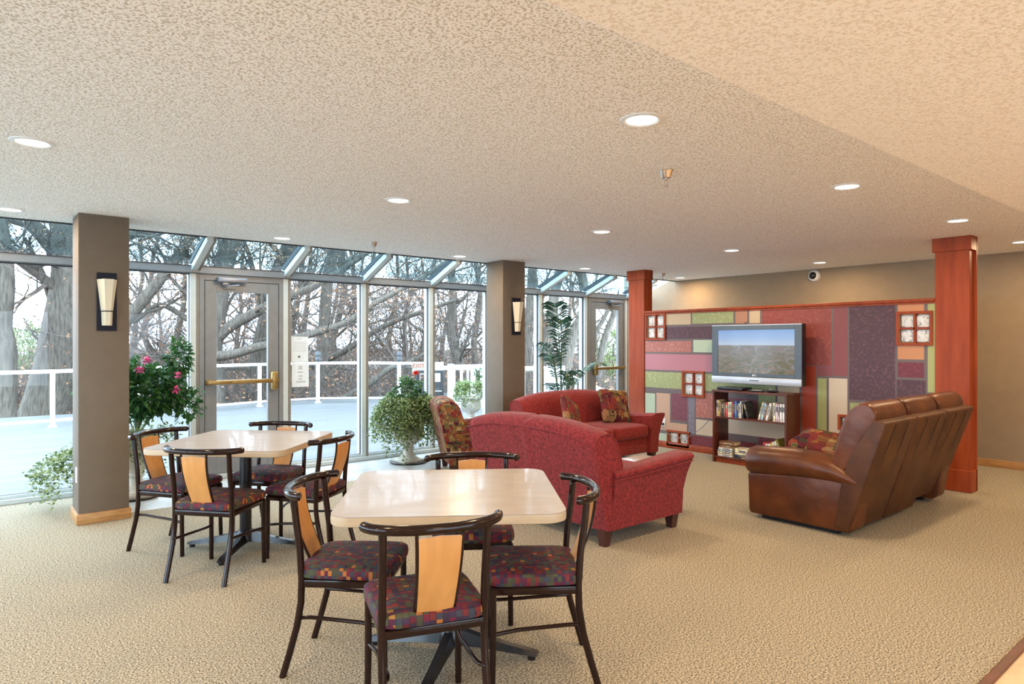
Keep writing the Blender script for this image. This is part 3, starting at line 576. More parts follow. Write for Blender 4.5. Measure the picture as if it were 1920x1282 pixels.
# ============================================================ SOFAS
def make_sofa(name, label, cat, W, D, n, zend, zarch, mats, loc, rz, group=None, armz=(0.53, 0.585), legs=True, aw=0.155, roll=0.06):
    """faces local +y; outer width W, depth D"""
    t = thing(name, label, cat, loc, rz, group); h = W / 2; y0 = -D / 2; y1 = D / 2; m0, m1 = mats; bt = 0.115
    MB().box(-h + 0.02, h - 0.02, y0 + 0.02, y1 - 0.04, bt, 0.30, 0.015).build('base', m0, t)
    # back
    N = 40; rings = []
    for i in range(N + 1):
        x = -h + 0.005 + (W - 0.01) * i / N; q = abs(x) / h
        zt = zend + zarch * (1 - q ** 2.8)
        if n == 2: zt -= 0.014 * math.exp(-(x / 0.02) ** 2)
        e = 0.0 if 0 < i < N else 0.012
        k = 0.008 * math.exp(-(x / 0.018) ** 2) if n == 2 else 0
        prof = [(y0 + 0.01, bt), (y0 - 0.045, 0.35), (y0 - 0.105, zt - 0.17), (y0 - 0.125, zt - 0.085), (y0 - 0.115, zt - 0.045), (y0 - 0.075, zt - 0.012), (y0 + roll * 0.3, zt), (y0 + 0.06, zt - 0.02), (y0 + 0.115, zt - 0.075), (y0 + 0.145, zt - 0.16), (y0 + 0.175, 0.55), (y0 + 0.19, 0.46), (y0 + 0.19, 0.30), (y0 + 0.12, bt)]
        cy = y0 + 0.05; cz = 0.5
        rings.append([(x, cy + (y - cy) * (1 - e * 3) + (k if y > cy else -k), cz + (z - cz) * (1 - e * 1.2)) for y, z in prof])
    bk = MB().loft(rings).build('back', m0, t)
    # welt along the rear top edge and ends
    wl = []
    for i in range(N + 1):
        x = -h + 0.004 + (W - 0.008) * i / N; q = abs(x) / h; zt = zend + zarch * (1 - q ** 2.8); wl.append((x, y0 - 0.1275, zt - 0.085))
    MB().tube(wl, 0.004, 6).build('piping', m1, bk)
    for s in (-1, 1):
        zt = zend; x = s * (h - 0.004)
        pr = [(y0 - 0.035, 0.36), (y0 - 0.098, zt - 0.17), (y0 - 0.119, zt - 0.085), (y0 - 0.109, zt - 0.045), (y0 - 0.070, zt - 0.014), (y0 + roll * 0.3, zt - 0.004), (y0 + 0.057, zt - 0.022), (y0 + 0.110, zt - 0.078), (y0 + 0.140, zt - 0.16), (y0 + 0.170, 0.55)]
        MB().tube([(x, a, b) for a, b in pr], 0.005, 6).build('piping', m1, bk)
        rings = []
        for i in range(13):
            f = i / 12; y = y0 + 0.06 + (D - 0.06) * f; zt = armz[0] + (armz[1] - armz[0]) * f ** 1.6; fl = 0.03 + 0.045 * f ** 2
            fy = lambda z: y + (0.045 * ((z - bt) / (zt - bt)) ** 2 if i == 12 else (0.035 * ((z - bt) / (zt - bt)) ** 2 if i == 11 else 0))
            pr = [(h - aw, bt), (h - aw, zt - 0.08), (h - aw + 0.005, zt - 0.03), (h - aw + 0.04, zt - 0.004), (h - 0.05 + fl * 0.5, zt), (h + fl - 0.025, zt - 0.004), (h + fl - 0.004, zt - 0.018), (h + fl, zt - 0.036), (h + fl - 0.012, zt - 0.055), (h + fl * 0.35, zt - 0.16), (h, 0.30), (h - 0.006, bt)]
            rings.append([(s * a, fy(b), b) for a, b in pr])
        ar = MB().loft(rings).build('arm', m0, t)
        MB().tube([(s * (h + (0.03 + 0.045 * (i / 12) ** 2) - 0.006), y0 + 0.06 + (D - 0.06) * i / 12 + (0.035 if i == 12 else 0), armz[0] + (armz[1] - armz[0]) * (i / 12) ** 1.6 - 0.062) for i in range(13)], 0.004, 6).build('piping', m1, ar)
    cw = (W - 2 * aw) / n
    for k in range(n):
        x = -h + aw + cw * (k + 0.5)
        c = MB().super((x, y0 + 0.19 + (D - 0.20) / 2, 0.375), (cw / 2 - 0.003, (D - 0.20) / 2 + 0.015, 0.085), 0.35, 0.16, 44, 14).build('seat_cushion', m0, t)
    if legs:
        for sx in (-1, 1):
            for sy in (-1, 1):
                x, y = sx * (h - 0.07), (y1 - 0.05 if sy > 0 else y0 + 0.05)
                MB().loft([[(x + a * 0.026, y + b * 0.026, 0) for a, b in ((-1, -1), (1, -1), (1, 1), (-1, 1))], [(x + a * 0.042, y + b * 0.042, bt + 0.01) for a, b in ((-1, -1), (1, -1), (1, 1), (-1, 1))]]).build('leg', 'dark_wood', t, False)
    return t
make_sofa('loveseat', 'crimson loveseat seen from behind, beside the near dining table', 'sofa', 1.46, 0.86, 2, 0.80, 0.075, ('red', 'red_plain'), (3.85, 3.84, 0), R(-90), 'crimson loveseats')
make_sofa('loveseat', 'crimson loveseat with two tapestry pillows, backed to the glass wall', 'sofa', 1.53, 0.84, 2, 0.76, 0.085, ('red_plain', 'red_plain'), (5.675, 5.45, 0), R(180), 'crimson loveseats')
make_sofa('armchair', 'tapestry patterned armchair between the ivy urn and the near loveseat', 'armchair', 0.70, 0.70, 1, 0.80, 0.03, ('tapestry_big', 'red_plain'), (4.44, 6.02, 0), R(-115), armz=(0.53, 0.55), aw=0.11)
def pillow(name, label, loc, rot, r=(0.21, 0.21, 0.075), m='tapestry'):
    def fn(p):
        k = 1 - 0.55 * (max(abs(p.x) / r[0], abs(p.y) / r[1])) ** 3
        return Vector((p.x * (1 + 0.08 * abs(p.y) / r[1]), p.y * (1 + 0.08 * abs(p.x) / r[0]), p.z * k))
    o = MB().super((0, 0, 0), r, 0.55, 0.22, 40, 14, fn=fn).build(name, m); o.location = loc; o.rotation_euler = rot
    return tag(o, label, 'pillow')
pillow('throw_pillow', 'tapestry throw pillow leaning in the right corner of the far loveseat', (6.14, 5.46, 0.645), (R(68), R(6), R(-12)), (0.20, 0.20, 0.075))['group'] = 'tapestry pillows'
pillow('throw_pillow', 'tapestry throw pillow peeking up at the middle left of the far loveseat', (5.31, 5.38, 0.625), (R(66), R(28), R(14)), (0.17, 0.17, 0.07))['group'] = 'tapestry pillows'

# --- leather reclining sofa: local = world offsets; faces +y, width 1.87
LX, LY = 4.95, 2.55; LW = 1.88
ls = thing('leather_sofa', 'brown leather three seat reclining sofa seen from behind', 'sofa', (LX + LW / 2, LY, 0)); h = LW / 2
yw = lambda y: y - LY
MB().box(-h + 0.06, h - 0.06, yw(2.28), yw(2.90), 0.035, 0.30, 0.02).build('base', 'leather', ls)
for s in (-1, 1):
    pr = [(yw(2.17), 0.035), (yw(2.95), 0.035), (yw(2.965), 0.06), (yw(2.975), 0.36), (yw(2.30), 0.42), (yw(2.07), 0.42), (yw(2.13), 0.07)]
    x0_, x1_ = sorted((s * (h - 0.02), s * (h - 0.20)))
    a = MB().prism(pr, x0_, x1_, 'x', bevel=0.014).build('arm_panel', 'leather', ls)
    # padded arm roll that tapers down to the back
    st = [(2.995, 0.455, 0.085, 0.075), (2.985, 0.455, 0.115, 0.105), (2.95, 0.456, 0.132, 0.120), (2.80, 0.465, 0.135, 0.122), (2.60, 0.478, 0.135, 0.120), (2.42, 0.480, 0.135, 0.112), (2.28, 0.465, 0.132, 0.095), (2.16, 0.43, 0.118, 0.065), (2.075, 0.395, 0.10, 0.028)]
    rings = [[(s * (h - 0.11) + rx * math.cos(2 * PI * j / 24), yw(y), z + rz_ * math.sin(2 * PI * j / 24)) for j in range(24)] for y, z, rx, rz_ in st]
    MB().loft(rings).build('arm_roll', 'leather', ls)
    MB().prism([(yw(2.27), 0.0), (yw(2.88), 0.0), (yw(2.88), 0.04), (yw(2.27), 0.04)], x0_ + 0.06, x1_ - 0.06, 'x').build('foot_rail', 'black', ls)
bw = [(-h + 0.0, -0.34), (-0.325, 0.285), (0.315, h)]
for k, (xa, xb) in enumerate(bw):
    zb = 0.045 if k < 2 else 0.10; yb = yw(2.165)
    pr = [(yb, zb), (yb + 0.10, zb + 0.02), (yw(2.21), 0.42), (yw(2.17), 0.56), (yw(2.00), 0.865), (yw(1.985), 0.878), (yw(1.92), 0.868), (yw(1.905), 0.855)]
    bp_ = MB().prism(pr, xa + 0.004, xb - 0.004, 'x', bevel=0.010).build('back_panel', 'leather_panel', ls)
    sm = MB()
    for q in (0.3, 0.7):
        x = xa + (xb - xa) * q; sm.tube([(x, yb - 0.002, zb + 0.03), (x, yw(1.906), 0.84)], 0.0022, 6)
    sm.build('seam', 'black', bp_)
    # back cushion, puffy, rising above the panel and rolling forward
    xc, hw = (xa + xb) / 2, (xb - xa) / 2 - 0.002 - (0.0 if k == 1 else 0.01)
    rings = []; N = 20
    for i in range(N + 1):
        f = -1 + 2 * i / N; x = xc + hw * math.copysign(abs(math.sin(f * PI / 2)) ** 0.8, f); g = (1 - abs(f) ** 3.0) ** 0.5 if abs(f) < 1 else 0.0
        ring = []
        for a in range(20):
            th = 2 * PI * a / 20; L_ = 0.30; 
            # stadium leaning back, thicker near the top
            u_ = math.copysign(abs(math.sin(th)) ** 0.75, math.sin(th)) * L_; vv = math.cos(th) * (0.105 + 0.04 * (u_ / L_)) 
            u2 = u_ * (0.90 + 0.10 * g); v2 = vv * (0.62 + 0.38 * g) * (1 + 0.05 * math.sin(7 * f + a))
            dy, dz = -0.40, 0.917
            ring.append((x, yw(2.15) + dy * u2 + dz * v2, 0.715 + dz * u2 - dy * v2 * 1.0))
        rings.append(ring)
    MB().loft(rings).build('back_cushion', 'leather', ls)
    xa2, xb2 = max(xa, -h + 0.2), min(xb, h - 0.2)
    MB().super(((xa2 + xb2) / 2, yw(2.58), 0.37), ((xb2 - xa2) / 2 - 0.003, 0.33, 0.10), 0.5, 0.25, 40, 12).build('seat_cushion', 'leather', ls)
pillow('throw_pillow', 'tapestry pillow lying on the leather sofa behind its near arm', (5.42, 2.58, 0.585), (R(8), R(-8), R(8)), (0.19, 0.20, 0.11))['group'] = 'tapestry pillows'

# small low table between the sofas
ct = thing('coffee_table', 'low table with pale top just showing over the near loveseat arm', 'coffee table', (4.52, 3.66, 0))
MB().box(-0.19, 0.19, -0.20, 0.20, 0.395, 0.42, 0.008).build('tabletop', 'laminate', ct)
for sx in (-1, 1):
    for sy in (-1, 1): MB().box(sx * 0.16 - 0.02, sx * 0.16 + 0.02, sy * 0.17 - 0.02, sy * 0.17 + 0.02, 0, 0.395, 0.003, 1).build('leg', 'cherry_dark', ct)

# ============================================================ BOOKCASE AND BOOKS
BX0, BX1, BY0, BY1, BZ = 6.93, 7.23, 3.68, 4.61, 0.86
bc = thing('bookcase', 'open dark cherry bookcase under the television', 'bookcase', (BX0, BY0, 0)); W = BY1 - BY0; D = BX1 - BX0
for y in (0, W - 0.025): MB().box(0, D, y, y + 0.025, 0, BZ - 0.02, 0.002, 1).build('side_panel', 'cherry_dark', bc)
MB().box(-0.008, D, -0.008, W + 0.008, BZ - 0.025, BZ, 0.004, 1).build('top', 'cherry_dark', bc)
for z in (0.545, 0.075): MB().box(0.004, D, 0.025, W - 0.025, z - 0.02, z, 0.002, 1).build('shelf', 'cherry_dark', bc)
MB().box(0.03, 0.05, 0.025, W - 0.025, 0.0, 0.055).build('kick_board', 'cherry', bc)
cmat = {}
def cover(c):
    if c not in cmat:
        cmat[c] = mat('book_cover_%d' % len(cmat), c, 0.45, tuple(min(1, q * 1.9 + 0.04) for q in c), 60, 3, stretch=(1, 1, 0.5), lo=0.52, hi=0.42)
    return cmat[c]
MT['book_pale'] = mat('spine_print_pale', (0.45, 0.38, 0.26), 0.6); MT['book_dull'] = mat('spine_print_dull', (0.20, 0.20, 0.24), 0.6)
MT['pages'] = mat('page_edges', (0.78, 0.70, 0.54), 0.9, (0.66, 0.57, 0.42), 80, stretch=(1, 9, 1))
def book(y, z, th, hgt, dep, c, label, group, lean=0.0, flat=False, x=None, rz=0.0):
    """spine faces -x; stands on z, or lies flat"""
    m = MB(); c0 = 0.0025
    m.box(0, 0.004, 0, th, 0, hgt, 0, 1, 0).box(0, dep, 0, c0, 0, hgt, 0, 1, 0).box(0, dep, th - c0, th, 0, hgt, 0, 1, 0).box(0.004, dep - 0.004, c0, th - c0, 0.003, hgt - 0.003, 0, 1, 1)
    if int(th * 1000 + hgt * 1000) % 3 == 0: m.box(-0.0008, 0, th * 0.12, th * 0.88, hgt * 0.55, hgt * 0.82, 0, 1, 2)
    else: m.box(-0.0008, 0, th * 0.3, th * 0.7, hgt * 0.3, hgt * 0.85, 0, 1, 2)
    o = m.build('book', [cover(c), 'pages', 'book_pale'] if sum(c) < 1.0 else [cover(c), 'pages', 'book_dull'], None, False)
    o.location = (x if x else BX0 + 0.035, y, z)
    if flat: o.rotation_euler = (R(90), 0, rz); o.location = (x if x else BX0 + 0.02, y + hgt, z)
    else: o.rotation_euler = (lean, 0, rz)
    return tag(o, label, 'book', group)
WH, CR, RD, BL, NV, BR, BK_, GR, PK, OL, LB, YL = (0.72, 0.70, 0.66), (0.62, 0.52, 0.36), (0.35, 0.03, 0.03), (0.05, 0.12, 0.40), (0.02, 0.03, 0.10), (0.16, 0.07, 0.03), (0.015, 0.015, 0.015), (0.18, 0.45, 0.06), (0.62, 0.42, 0.48), (0.16, 0.17, 0.02), (0.30, 0.42, 0.62), (0.60, 0.38, 0.08)
g = 'books on the middle shelf'; y = BY1 - 0.03; z = 0.546
seq = [(0.020, .19, WH, 'white'), (0.024, .185, YL, 'yellow'), (0.022, .18, BR, 'brown'), (0.024, .18, BK_, 'black'), (0.020, .17, BR, 'second brown'), (0.034, .17, RD, 'dark red'), (0.028, .175, CR, 'cream'), (0.020, .18, CR, 'tall cream'), (0.018, .175, RD, 'slim red'), (0.020, .185, NV, 'navy'), (0.024, .19, BL, 'blue'), (0.020, .175, NV, 'slim navy'), (0.018, .17, CR, 'pale'), (0.020, .195, WH, 'tall white'), (0.022, .19, BK_, 'slim black')]
for i, (th, hg, c, nm) in enumerate(seq):
    y -= th + 0.0015
    book(y, z, th, hg, 0.14, c, '%s spined book in the left run on the middle shelf, %d%s from the left' % (nm, i + 1, {1: 'st', 2: 'nd', 3: 'rd'}.get(i + 1, 'th')), g)
book(y - 0.064, z + 0.0065, 0.024, .195, 0.17, BK_, 'large black book leaning against the left run on the middle shelf', g, lean=R(-14))
y = BY0 + 0.028
for i, (th, hg, c, nm) in enumerate([(0.012, .225, GR, 'slim bright green book at the right end of the middle shelf'), (0.028, .20, WH, 'white spined book next to the green one'), (0.028, .20, WH, 'white spined book second from the green one'), (0.020, .195, PK, 'pink spined book on the middle shelf'), (0.022, .20, PK, 'pale lilac spined book on the middle shelf'), (0.036, .205, CR, 'thick cream book on the middle shelf')]):
    book(y, z, th, hg, 0.14, c, nm, g); y += th + 0.0015
y += 0.062
for i, (th, hg, c, nm) in enumerate([(0.032, .20, WH, 'grey white book leaning right on the middle shelf'), (0.020, .205, BR, 'dark brown book leaning right on the middle shelf'), (0.034, .195, LB, 'light blue book leaning right on the middle shelf'), (0.024, .205, CR, 'cream book at the left of the right leaning group on the middle shelf')]):
    book(y, z + 0.0005, th, hg, 0.15, c, nm, g, lean=R(16)); y += th / math.cos(R(16)) + 0.002
g = 'books on the bottom shelf'; z = 0.0755; y = BY1 - 0.22 - 0.03
for i, (th, hg, c, nm) in enumerate([(0.028, .19, WH, 'white book at the bottom of the tall pile'), (0.026, .195, CR, 'cream book second from the bottom of the tall pile'), (0.024, .19, LB, 'pale blue book in the middle of the tall pile'), (0.026, .18, WH, 'white book under the top two of the tall pile'), (0.028, .17, BR, 'tan book under the top one of the tall pile')]):
    book(y, z, th, hg, 0.15, c, nm, g, flat=True, rz=0); z += th + 0.001
book(y - 0.03, z, 0.038, .20, 0.14, BR, 'thick brown book on top of the tall pile on the bottom shelf', g, flat=True)
z = 0.0755; y -= 0.20
for i, (th, hg, c, nm) in enumerate([(0.022, .17, BK_, 'black book at the bottom of the short pile'), (0.020, .17, NV, 'navy book in the short pile on the bottom shelf'), (0.075, .16, CR, 'thick cream book topping the short pile')]):
    book(y, z, th, hg, 0.14, c, nm, g, flat=True); z += th + 0.001
y = BY0 + 0.03
for i, (th, hg, c, nm) in enumerate([(0.022, .235, OL, 'tall olive book leaning at the right of the bottom shelf'), (0.026, .215, CR, 'cream book leaning beside the olive one'), (0.024, .205, WH, 'white book leaning on the bottom shelf'), (0.026, .19, YL, 'yellow book leaning on the bottom shelf'), (0.026, .18, WH, 'short white book leaning on the bottom shelf'), (0.026, .18, PK, 'pink book leaning on the bottom shelf'), (0.022, .19, RD, 'red book at the left end of the leaning row')]):
    book(y, 0.0762 + th * math.sin(R(20)), th, hg * 1.22, 0.17, c, nm, g, lean=R(-20)); y += th / math.cos(R(20)) + 0.002
dp = thing('disc_player', 'flat black disc player on the left of the bookcase top', 'disc player', (BX0 + 0.03, 4.24, BZ))
MB().box(0, 0.22, 0, 0.33, 0.002, 0.035, 0.005).build('case', 'black', dp); MB().box(-0.002, 0, 0.06, 0.2, 0.02, 0.028).build('disc_tray', 'gasket', dp)
rc = thing('remote_control', 'black remote control lying on the bookcase top', 'remote control', (BX0 + 0.05, 3.98, BZ), R(15))
MB().box(0, 0.05, 0, 0.17, 0.001, 0.02, 0.006).build('body', 'black', rc); MB().box(0.012, 0.038, 0.03, 0.14, 0.019, 0.022, 0.002).build('buttons', 'white', rc)
rc = thing('game_controller', 'rounded black gadget beside the remote control on the bookcase', 'controller', (BX0 + 0.09, 3.90, BZ))
MB().super((0, 0, 0.016), (0.04, 0.075, 0.015), 0.8, 0.7, 20, 8).build('body', 'black', rc); MB().lathe([(0.012, 0.028), (0.012, 0.033)], 12, (0, 0.02)).build('button', 'white', rc)

# ============================================================ TELEVISION
tv = thing('television', 'silver and grey flat television showing an aerial landscape', 'television', (7.14, 3.61, 0.935)); TW, TH = 1.14, 0.70
MT['tvgrey'] = mat('tv_frame_grey', (0.075, 0.10, 0.13), 0.35); MT['tvsilver'] = mat('tv_silver', (0.50, 0.53, 0.58), 0.35, metal=0.3)
MB().box(0.0, 0.09, 0, TW, 0.0, TH, 0.008, 2).box(0.09, 0.20, 0.25, TW - 0.25, 0.15, 0.55).build('housing', 'black', tv)
MB().box(-0.012, 0, 0, 0.085, 0.085, TH - 0.012, 0.003, 1).box(-0.012, 0, TW - 0.085, TW, 0.085, TH - 0.012, 0.003, 1).box(-0.012, 0, 0.085, TW - 0.085, TH - 0.062, TH - 0.012, 0.003, 1).box(-0.012, 0, 0.085, TW - 0.085, 0.085, 0.125, 0.003, 1).build('bezel', 'tvgrey', tv)
sp_ = MB().box(-0.02, 0.0, 0.0, TW, 0.0, 0.083, 0.006, 2).build('speaker_bar', 'tvsilver', tv)
MB().box(-0.014, 0.0, 0, TW, TH - 0.012, TH, 0.002, 1).build('top_strip', 'tvsilver', tv)
MB().box(-0.022, -0.02, TW / 2 - 0.06, TW / 2 + 0.06, 0.04, 0.048).build('sensor_window', 'black', sp_)
lg = text('maker_logo', 'LG', 0.028, 'white', tv, (-0.0135, TW / 2 - 0.012, 0.105), (R(90), 0, R(-90)))
MB().lathe([(0.011, -0.0008), (0.011, 0.0008)], 16).build('logo_disc', 'white', lg, False, loc=(-0.026, 0, 0))
def screen_mat():
    m, nt, b = newmat('aerial_view_picture'); L = nt.links.new; tc = node(nt, 'ShaderNodeTexCoord'); sp = node(nt, 'ShaderNodeSeparateXYZ'); L(tc.outputs['Object'], sp.inputs[0])
    mr = node(nt, 'ShaderNodeMapRange'); mr.inputs[1].default_value = 0.125; mr.inputs[2].default_value = 0.638; L(sp.outputs[2], mr.inputs[0])
    sky = ramp(nt, [(0.66, (0.50, 0.58, 0.72)), (0.8, (0.30, 0.44, 0.72)), (1.0, (0.16, 0.31, 0.64))], mr.outputs[0])
    mp = node(nt, 'ShaderNodeMapping'); mp.inputs['Scale'].default_value = (1, 7, 22); L(tc.outputs['Object'], mp.inputs[0])
    n = node(nt, 'ShaderNodeTexNoise', Scale=1.4, Detail=8.0, Roughness=0.75); L(mp.outputs[0], n.inputs['Vector'])
    gr = ramp(nt, [(0.33, (0.035, 0.045, 0.03)), (0.46, (0.15, 0.14, 0.055)), (0.56, (0.24, 0.14, 0.09)), (0.68, (0.42, 0.38, 0.34))], n.outputs['Fac'])
    far = ramp(nt, [(0.3, (0, 0, 0)), (0.66, (1, 1, 1))], mr.outputs[0])
    haze = node(nt, 'ShaderNodeMix', data_type='RGBA'); mlt = node(nt, 'ShaderNodeMath', operation='MULTIPLY'); L(far.outputs[0], mlt.inputs[0]); mlt.inputs[1].default_value = 0.55
    L(mlt.outputs[0], haze.inputs[0]); L(gr.outputs[0], haze.inputs[6]); haze.inputs[7].default_value = (0.20, 0.15, 0.15, 1)
    # winding road
    mp2 = node(nt, 'ShaderNodeMapping'); mp2.inputs['Scale'].default_value = (0, 3.2, 11); L(tc.outputs['Object'], mp2.inputs[0])
    n9 = node(nt, 'ShaderNodeTexNoise', Scale=1.2, Detail=1.0); L(mp2.outputs[0], n9.inputs['Vector'])
    va = node(nt, 'ShaderNodeVectorMath', operation='ADD'); L(mp2.outputs[0], va.inputs[0]); L(n9.outputs['Color'], va.inputs[1])
    wv = node(nt, 'ShaderNodeTexVoronoi', feature='DISTANCE_TO_EDGE', Scale=0.8); L(va.outputs[0], wv.inputs['Vector'])
    gt = node(nt, 'ShaderNodeMath', operation='LESS_THAN'); L(wv.outputs['Distance'], gt.inputs[0]); gt.inputs[1].default_value = 0.022
    road = node(nt, 'ShaderNodeMix', data_type='RGBA'); L(gt.outputs[0], road.inputs[0]); L(haze.outputs[2], road.inputs[6]); road.inputs[7].default_value = (0.26, 0.24, 0.21, 1)
    st = node(nt, 'ShaderNodeMath', operation='GREATER_THAN'); L(mr.outputs[0], st.inputs[0]); st.inputs[1].default_value = 0.645
    mx = node(nt, 'ShaderNodeMix', data_type='RGBA'); L(st.outputs[0], mx.inputs[0]); L(road.outputs[2], mx.inputs[6]); L(sky.outputs[0], mx.inputs[7])
    L(mx.outputs[2], b.inputs['Emission Color']); b.inputs['Emission Strength'].default_value = 0.9; b.inputs['Base Color'].default_value = (0.02, 0.02, 0.02, 1); b.inputs['Roughness'].default_value = 0.15
    return m
MT['screen'] = screen_mat()
MB().box(-0.004, -0.001, 0.085, TW - 0.085, 0.125, 0.638).build('screen', 'screen', tv, False)
MB().box(0.20, 0.222, 0.35, TW - 0.35, 0.2, 0.5).build('wall_bracket', 'black', tv)
MB().tube([(0.05, 0.72, TH + 0.0), (0.08, 0.72, TH + 0.03), (0.11, 0.76, TH + 0.035), (0.14, 0.79, TH - 0.01), (0.10, 0.70, TH - 0.02)], 0.004, 6).build('cable', 'gasket', tv)
# outlet and cord on the patchwork wall
t = thing('wall_outlet', 'white outlet plate on the patchwork wall by the far loveseat', 'outlet', (PX, yz(1244, 790)[0], yz(1244, 790)[1]))
MB().box(-0.006, 0, -0.035, 0.035, -0.06, 0.06, 0.002).build('plate', 'white', t); MB().box(-0.035, -0.006, -0.015, 0.015, -0.04, -0.01, 0.004).build('plug', 'gasket', t)
cp = [Vector((PX - 0.03, *yz(u, v))) for u, v in ((1244, 797), (1250, 808), (1262, 813), (1275, 819), (1292, 820), (1305, 811), (1320, 800), (1334, 786))]
cord = MB().tube([cp[0]] + [p + Vector((-0.02, 0, 0)) for p in cp[1:]], 0.004, 6).build('power_cord', 'steel'); tag(cord, 'grey power cord drooping from the outlet to the bookcase', 'cord')

# ============================================================ NOTICES ON THE GLASS
def notice(u0, u1, v0, v1, label, lines, logo):
    y = YW + 0.008; a = ray(u0); b = ray(u1); xa = a[0] * y / a[1]; xb = b[0] * y / b[1]; d = y / ((a[1] + b[1]) / 2)
    zt = EYE - (v0 - 640) / FOC * d; zb = EYE - (v1 - 640) / FOC * d
    t = thing('paper_notice', label, 'notice', (xa, y, zb), 0, 'paper notices on the glass'); W, H = xb - xa, zt - zb
    MB().box(0, W, -0.0012, 0, 0, H).build('sheet', 'paper', t, False)
    m = MB(); random.seed(int(u0 + v0))
    for (f0, f1, s0, s1) in lines:
        x = W * s0
        while x < W * s1:
            l = random.uniform(0.006, 0.02); m.box(x, min(x + l, W * s1), -0.0018, -0.0012, H * f0, H * f1); x += l + 0.004
    m.build('print', 'ink', t, False)
    if logo: MB().lathe([(0.014, 0), (0.014, 0.0006)], 18).build('seal', 'seal', t, False, loc=(W * 0.46, -0.0012, H * 0.2)).rotation_euler = (R(90), 0, 0)
MT['paper'] = leafmat('notice_paper', (0.74, 0.76, 0.76), (0.78, 0.80, 0.80), 5, 0.25); MT['ink'] = mat('faint_ink', (0.42, 0.44, 0.43), 0.8); MT['seal'] = mat('olive_seal', (0.12, 0.15, 0.06), 0.8)
notice(546, 578, 630, 677, 'upper printed notice sheet taped to the glass right of the door', [(0.9, 0.93, 0.35, 0.6)] + [(0.78 - 0.055 * k, 0.795 - 0.055 * k, 0.12, 0.88) for k in range(8)], True)
notice(547, 579, 679, 724, 'lower printed notice sheet with larger lines taped to the glass', [(0.80, 0.88, 0.4, 0.62), (0.72, 0.79, 0.4, 0.62), (0.58, 0.64, 0.35, 0.65), (0.42, 0.48, 0.38, 0.62), (0.30, 0.36, 0.4, 0.6), (0.18, 0.24, 0.25, 0.8)], False)

# ============================================================ INDOOR PLANTS
def urn_mb(s=1.0, hgt=0.62):
    P = [(0.13, 0.03), (0.13, 0.05), (0.10, 0.07), (0.065, 0.11), (0.055, 0.16), (0.075, 0.18), (0.06, 0.20), (0.09, 0.235), (0.16, 0.29), (0.19, 0.36), (0.18, 0.42), (0.165, 0.46), (0.20, 0.50), (0.235, 0.515), (0.235, 0.53), (0.19, 0.53), (0.17, 0.49), (0.02, 0.47)]
    k = hgt / 0.53
    mb = MB(); rings = []
    for r, z in P:
        rings.append([((r * s * (1 + (0.03 * math.cos(16 * 2 * PI * j / 64) if 0.07 < z < 0.15 or 0.23 < z < 0.44 else 0))) * math.cos(2 * PI * j / 64), (r * s * (1 + (0.03 * math.cos(16 * 2 * PI * j / 64) if 0.07 < z < 0.15 or 0.23 < z < 0.44 else 0))) * math.sin(2 * PI * j / 64), z * k) for j in range(64)])
    mb.loft(rings); mb.box(-0.15 * s, 0.15 * s, -0.15 * s, 0.15 * s, 0.012, 0.04 * k, 0.004); return mb
def trailing(mb, c, n, r0, drop, spread, rng, ls=0.035, top=0.0, zmin=0.03, arc=None):
    """ivy strands that arch over the rim and hang"""
    for k in range(n):
        a = rng.uniform(0, 2 * PI) if arc is None else rng.uniform(*arc)
        L_ = rng.uniform(0.35, 1.0); out = spread * rng.uniform(0.55, 1.0); dr = drop * L_; up = rng.uniform(0.04, 0.16) + top
        prev = None; m = int(12 + 16 * L_)
        for i in range(m + 1):
            f = i / m
            r = r0 + (out - r0) * (1 - (1 - f) ** 2); z = c[2] + up * math.sin(min(1, f * 2.5) * PI / 2) * (1 - f * 0.3) - dr * f ** 1.7
            aa = a + 0.25 * math.sin(3 * f + k)
            p = Vector((c[0] + r * math.cos(aa), c[1] + r * math.sin(aa), max(zmin, z)))
            if i > 1:
                for q in range(2):
                    d = Vector((rng.gauss(0, 1), rng.gauss(0, 1), rng.gauss(-0.1, 0.7))); mb.leaf(p + d * 0.012, d, Vector((rng.gauss(0, 0.4), rng.gauss(0, 0.4), 1)), ls * rng.uniform(0.6, 1.25), ls * rng.uniform(0.5, 0.8))
            prev = p
def bushy(mb, c, rad, n, rng, ls=0.05, shell=0.35, aspect=0.6, flat=1.0):
    for k in range(n):
        d = Vector((rng.gauss(0, 1), rng.gauss(0, 1), rng.gauss(0, 1))).normalized(); f = rng.uniform(shell, 1.0) ** 0.6
        bump_ = 0.80 + 0.22 * math.sin(5 * d.x + 1.3 * c[0]) * math.cos(4 * d.z + d.y * 3)
        p = Vector(c) + Vector((d.x * rad[0], d.y * rad[1], d.z * rad[2])) * f * bump_
        q = (d * 0.9 + Vector((rng.gauss(0, 0.6), rng.gauss(0, 0.6), rng.gauss(-0.25, 0.5))))
        mb.leaf(p, q, Vector((rng.gauss(0, 0.35), rng.gauss(0, 0.35), 1)), ls * rng.uniform(0.6, 1.2), ls * aspect * rng.uniform(0.7, 1.1), fold=0.2)
def flower(mb, c, r, n, rng):
    for k in range(n):
        d = Vector((rng.gauss(0, 1), rng.gauss(0, 1), rng.gauss(0, 0.8))).normalized(); mb.leaf(Vector(c), d, Vector((0.1, 0.2, 1)), r, r * 0.8)
def plant_stems(c, z0, tips, r=0.006):
    mb = MB()
    for t_ in tips: mb.tube([(c[0], c[1], z0), (c[0] + (t_[0] - c[0]) * 0.3, c[1] + (t_[1] - c[1]) * 0.3, z0 + (t_[2] - z0) * 0.55), t_], [r, r * 0.8, r * 0.4], 6)
    return mb
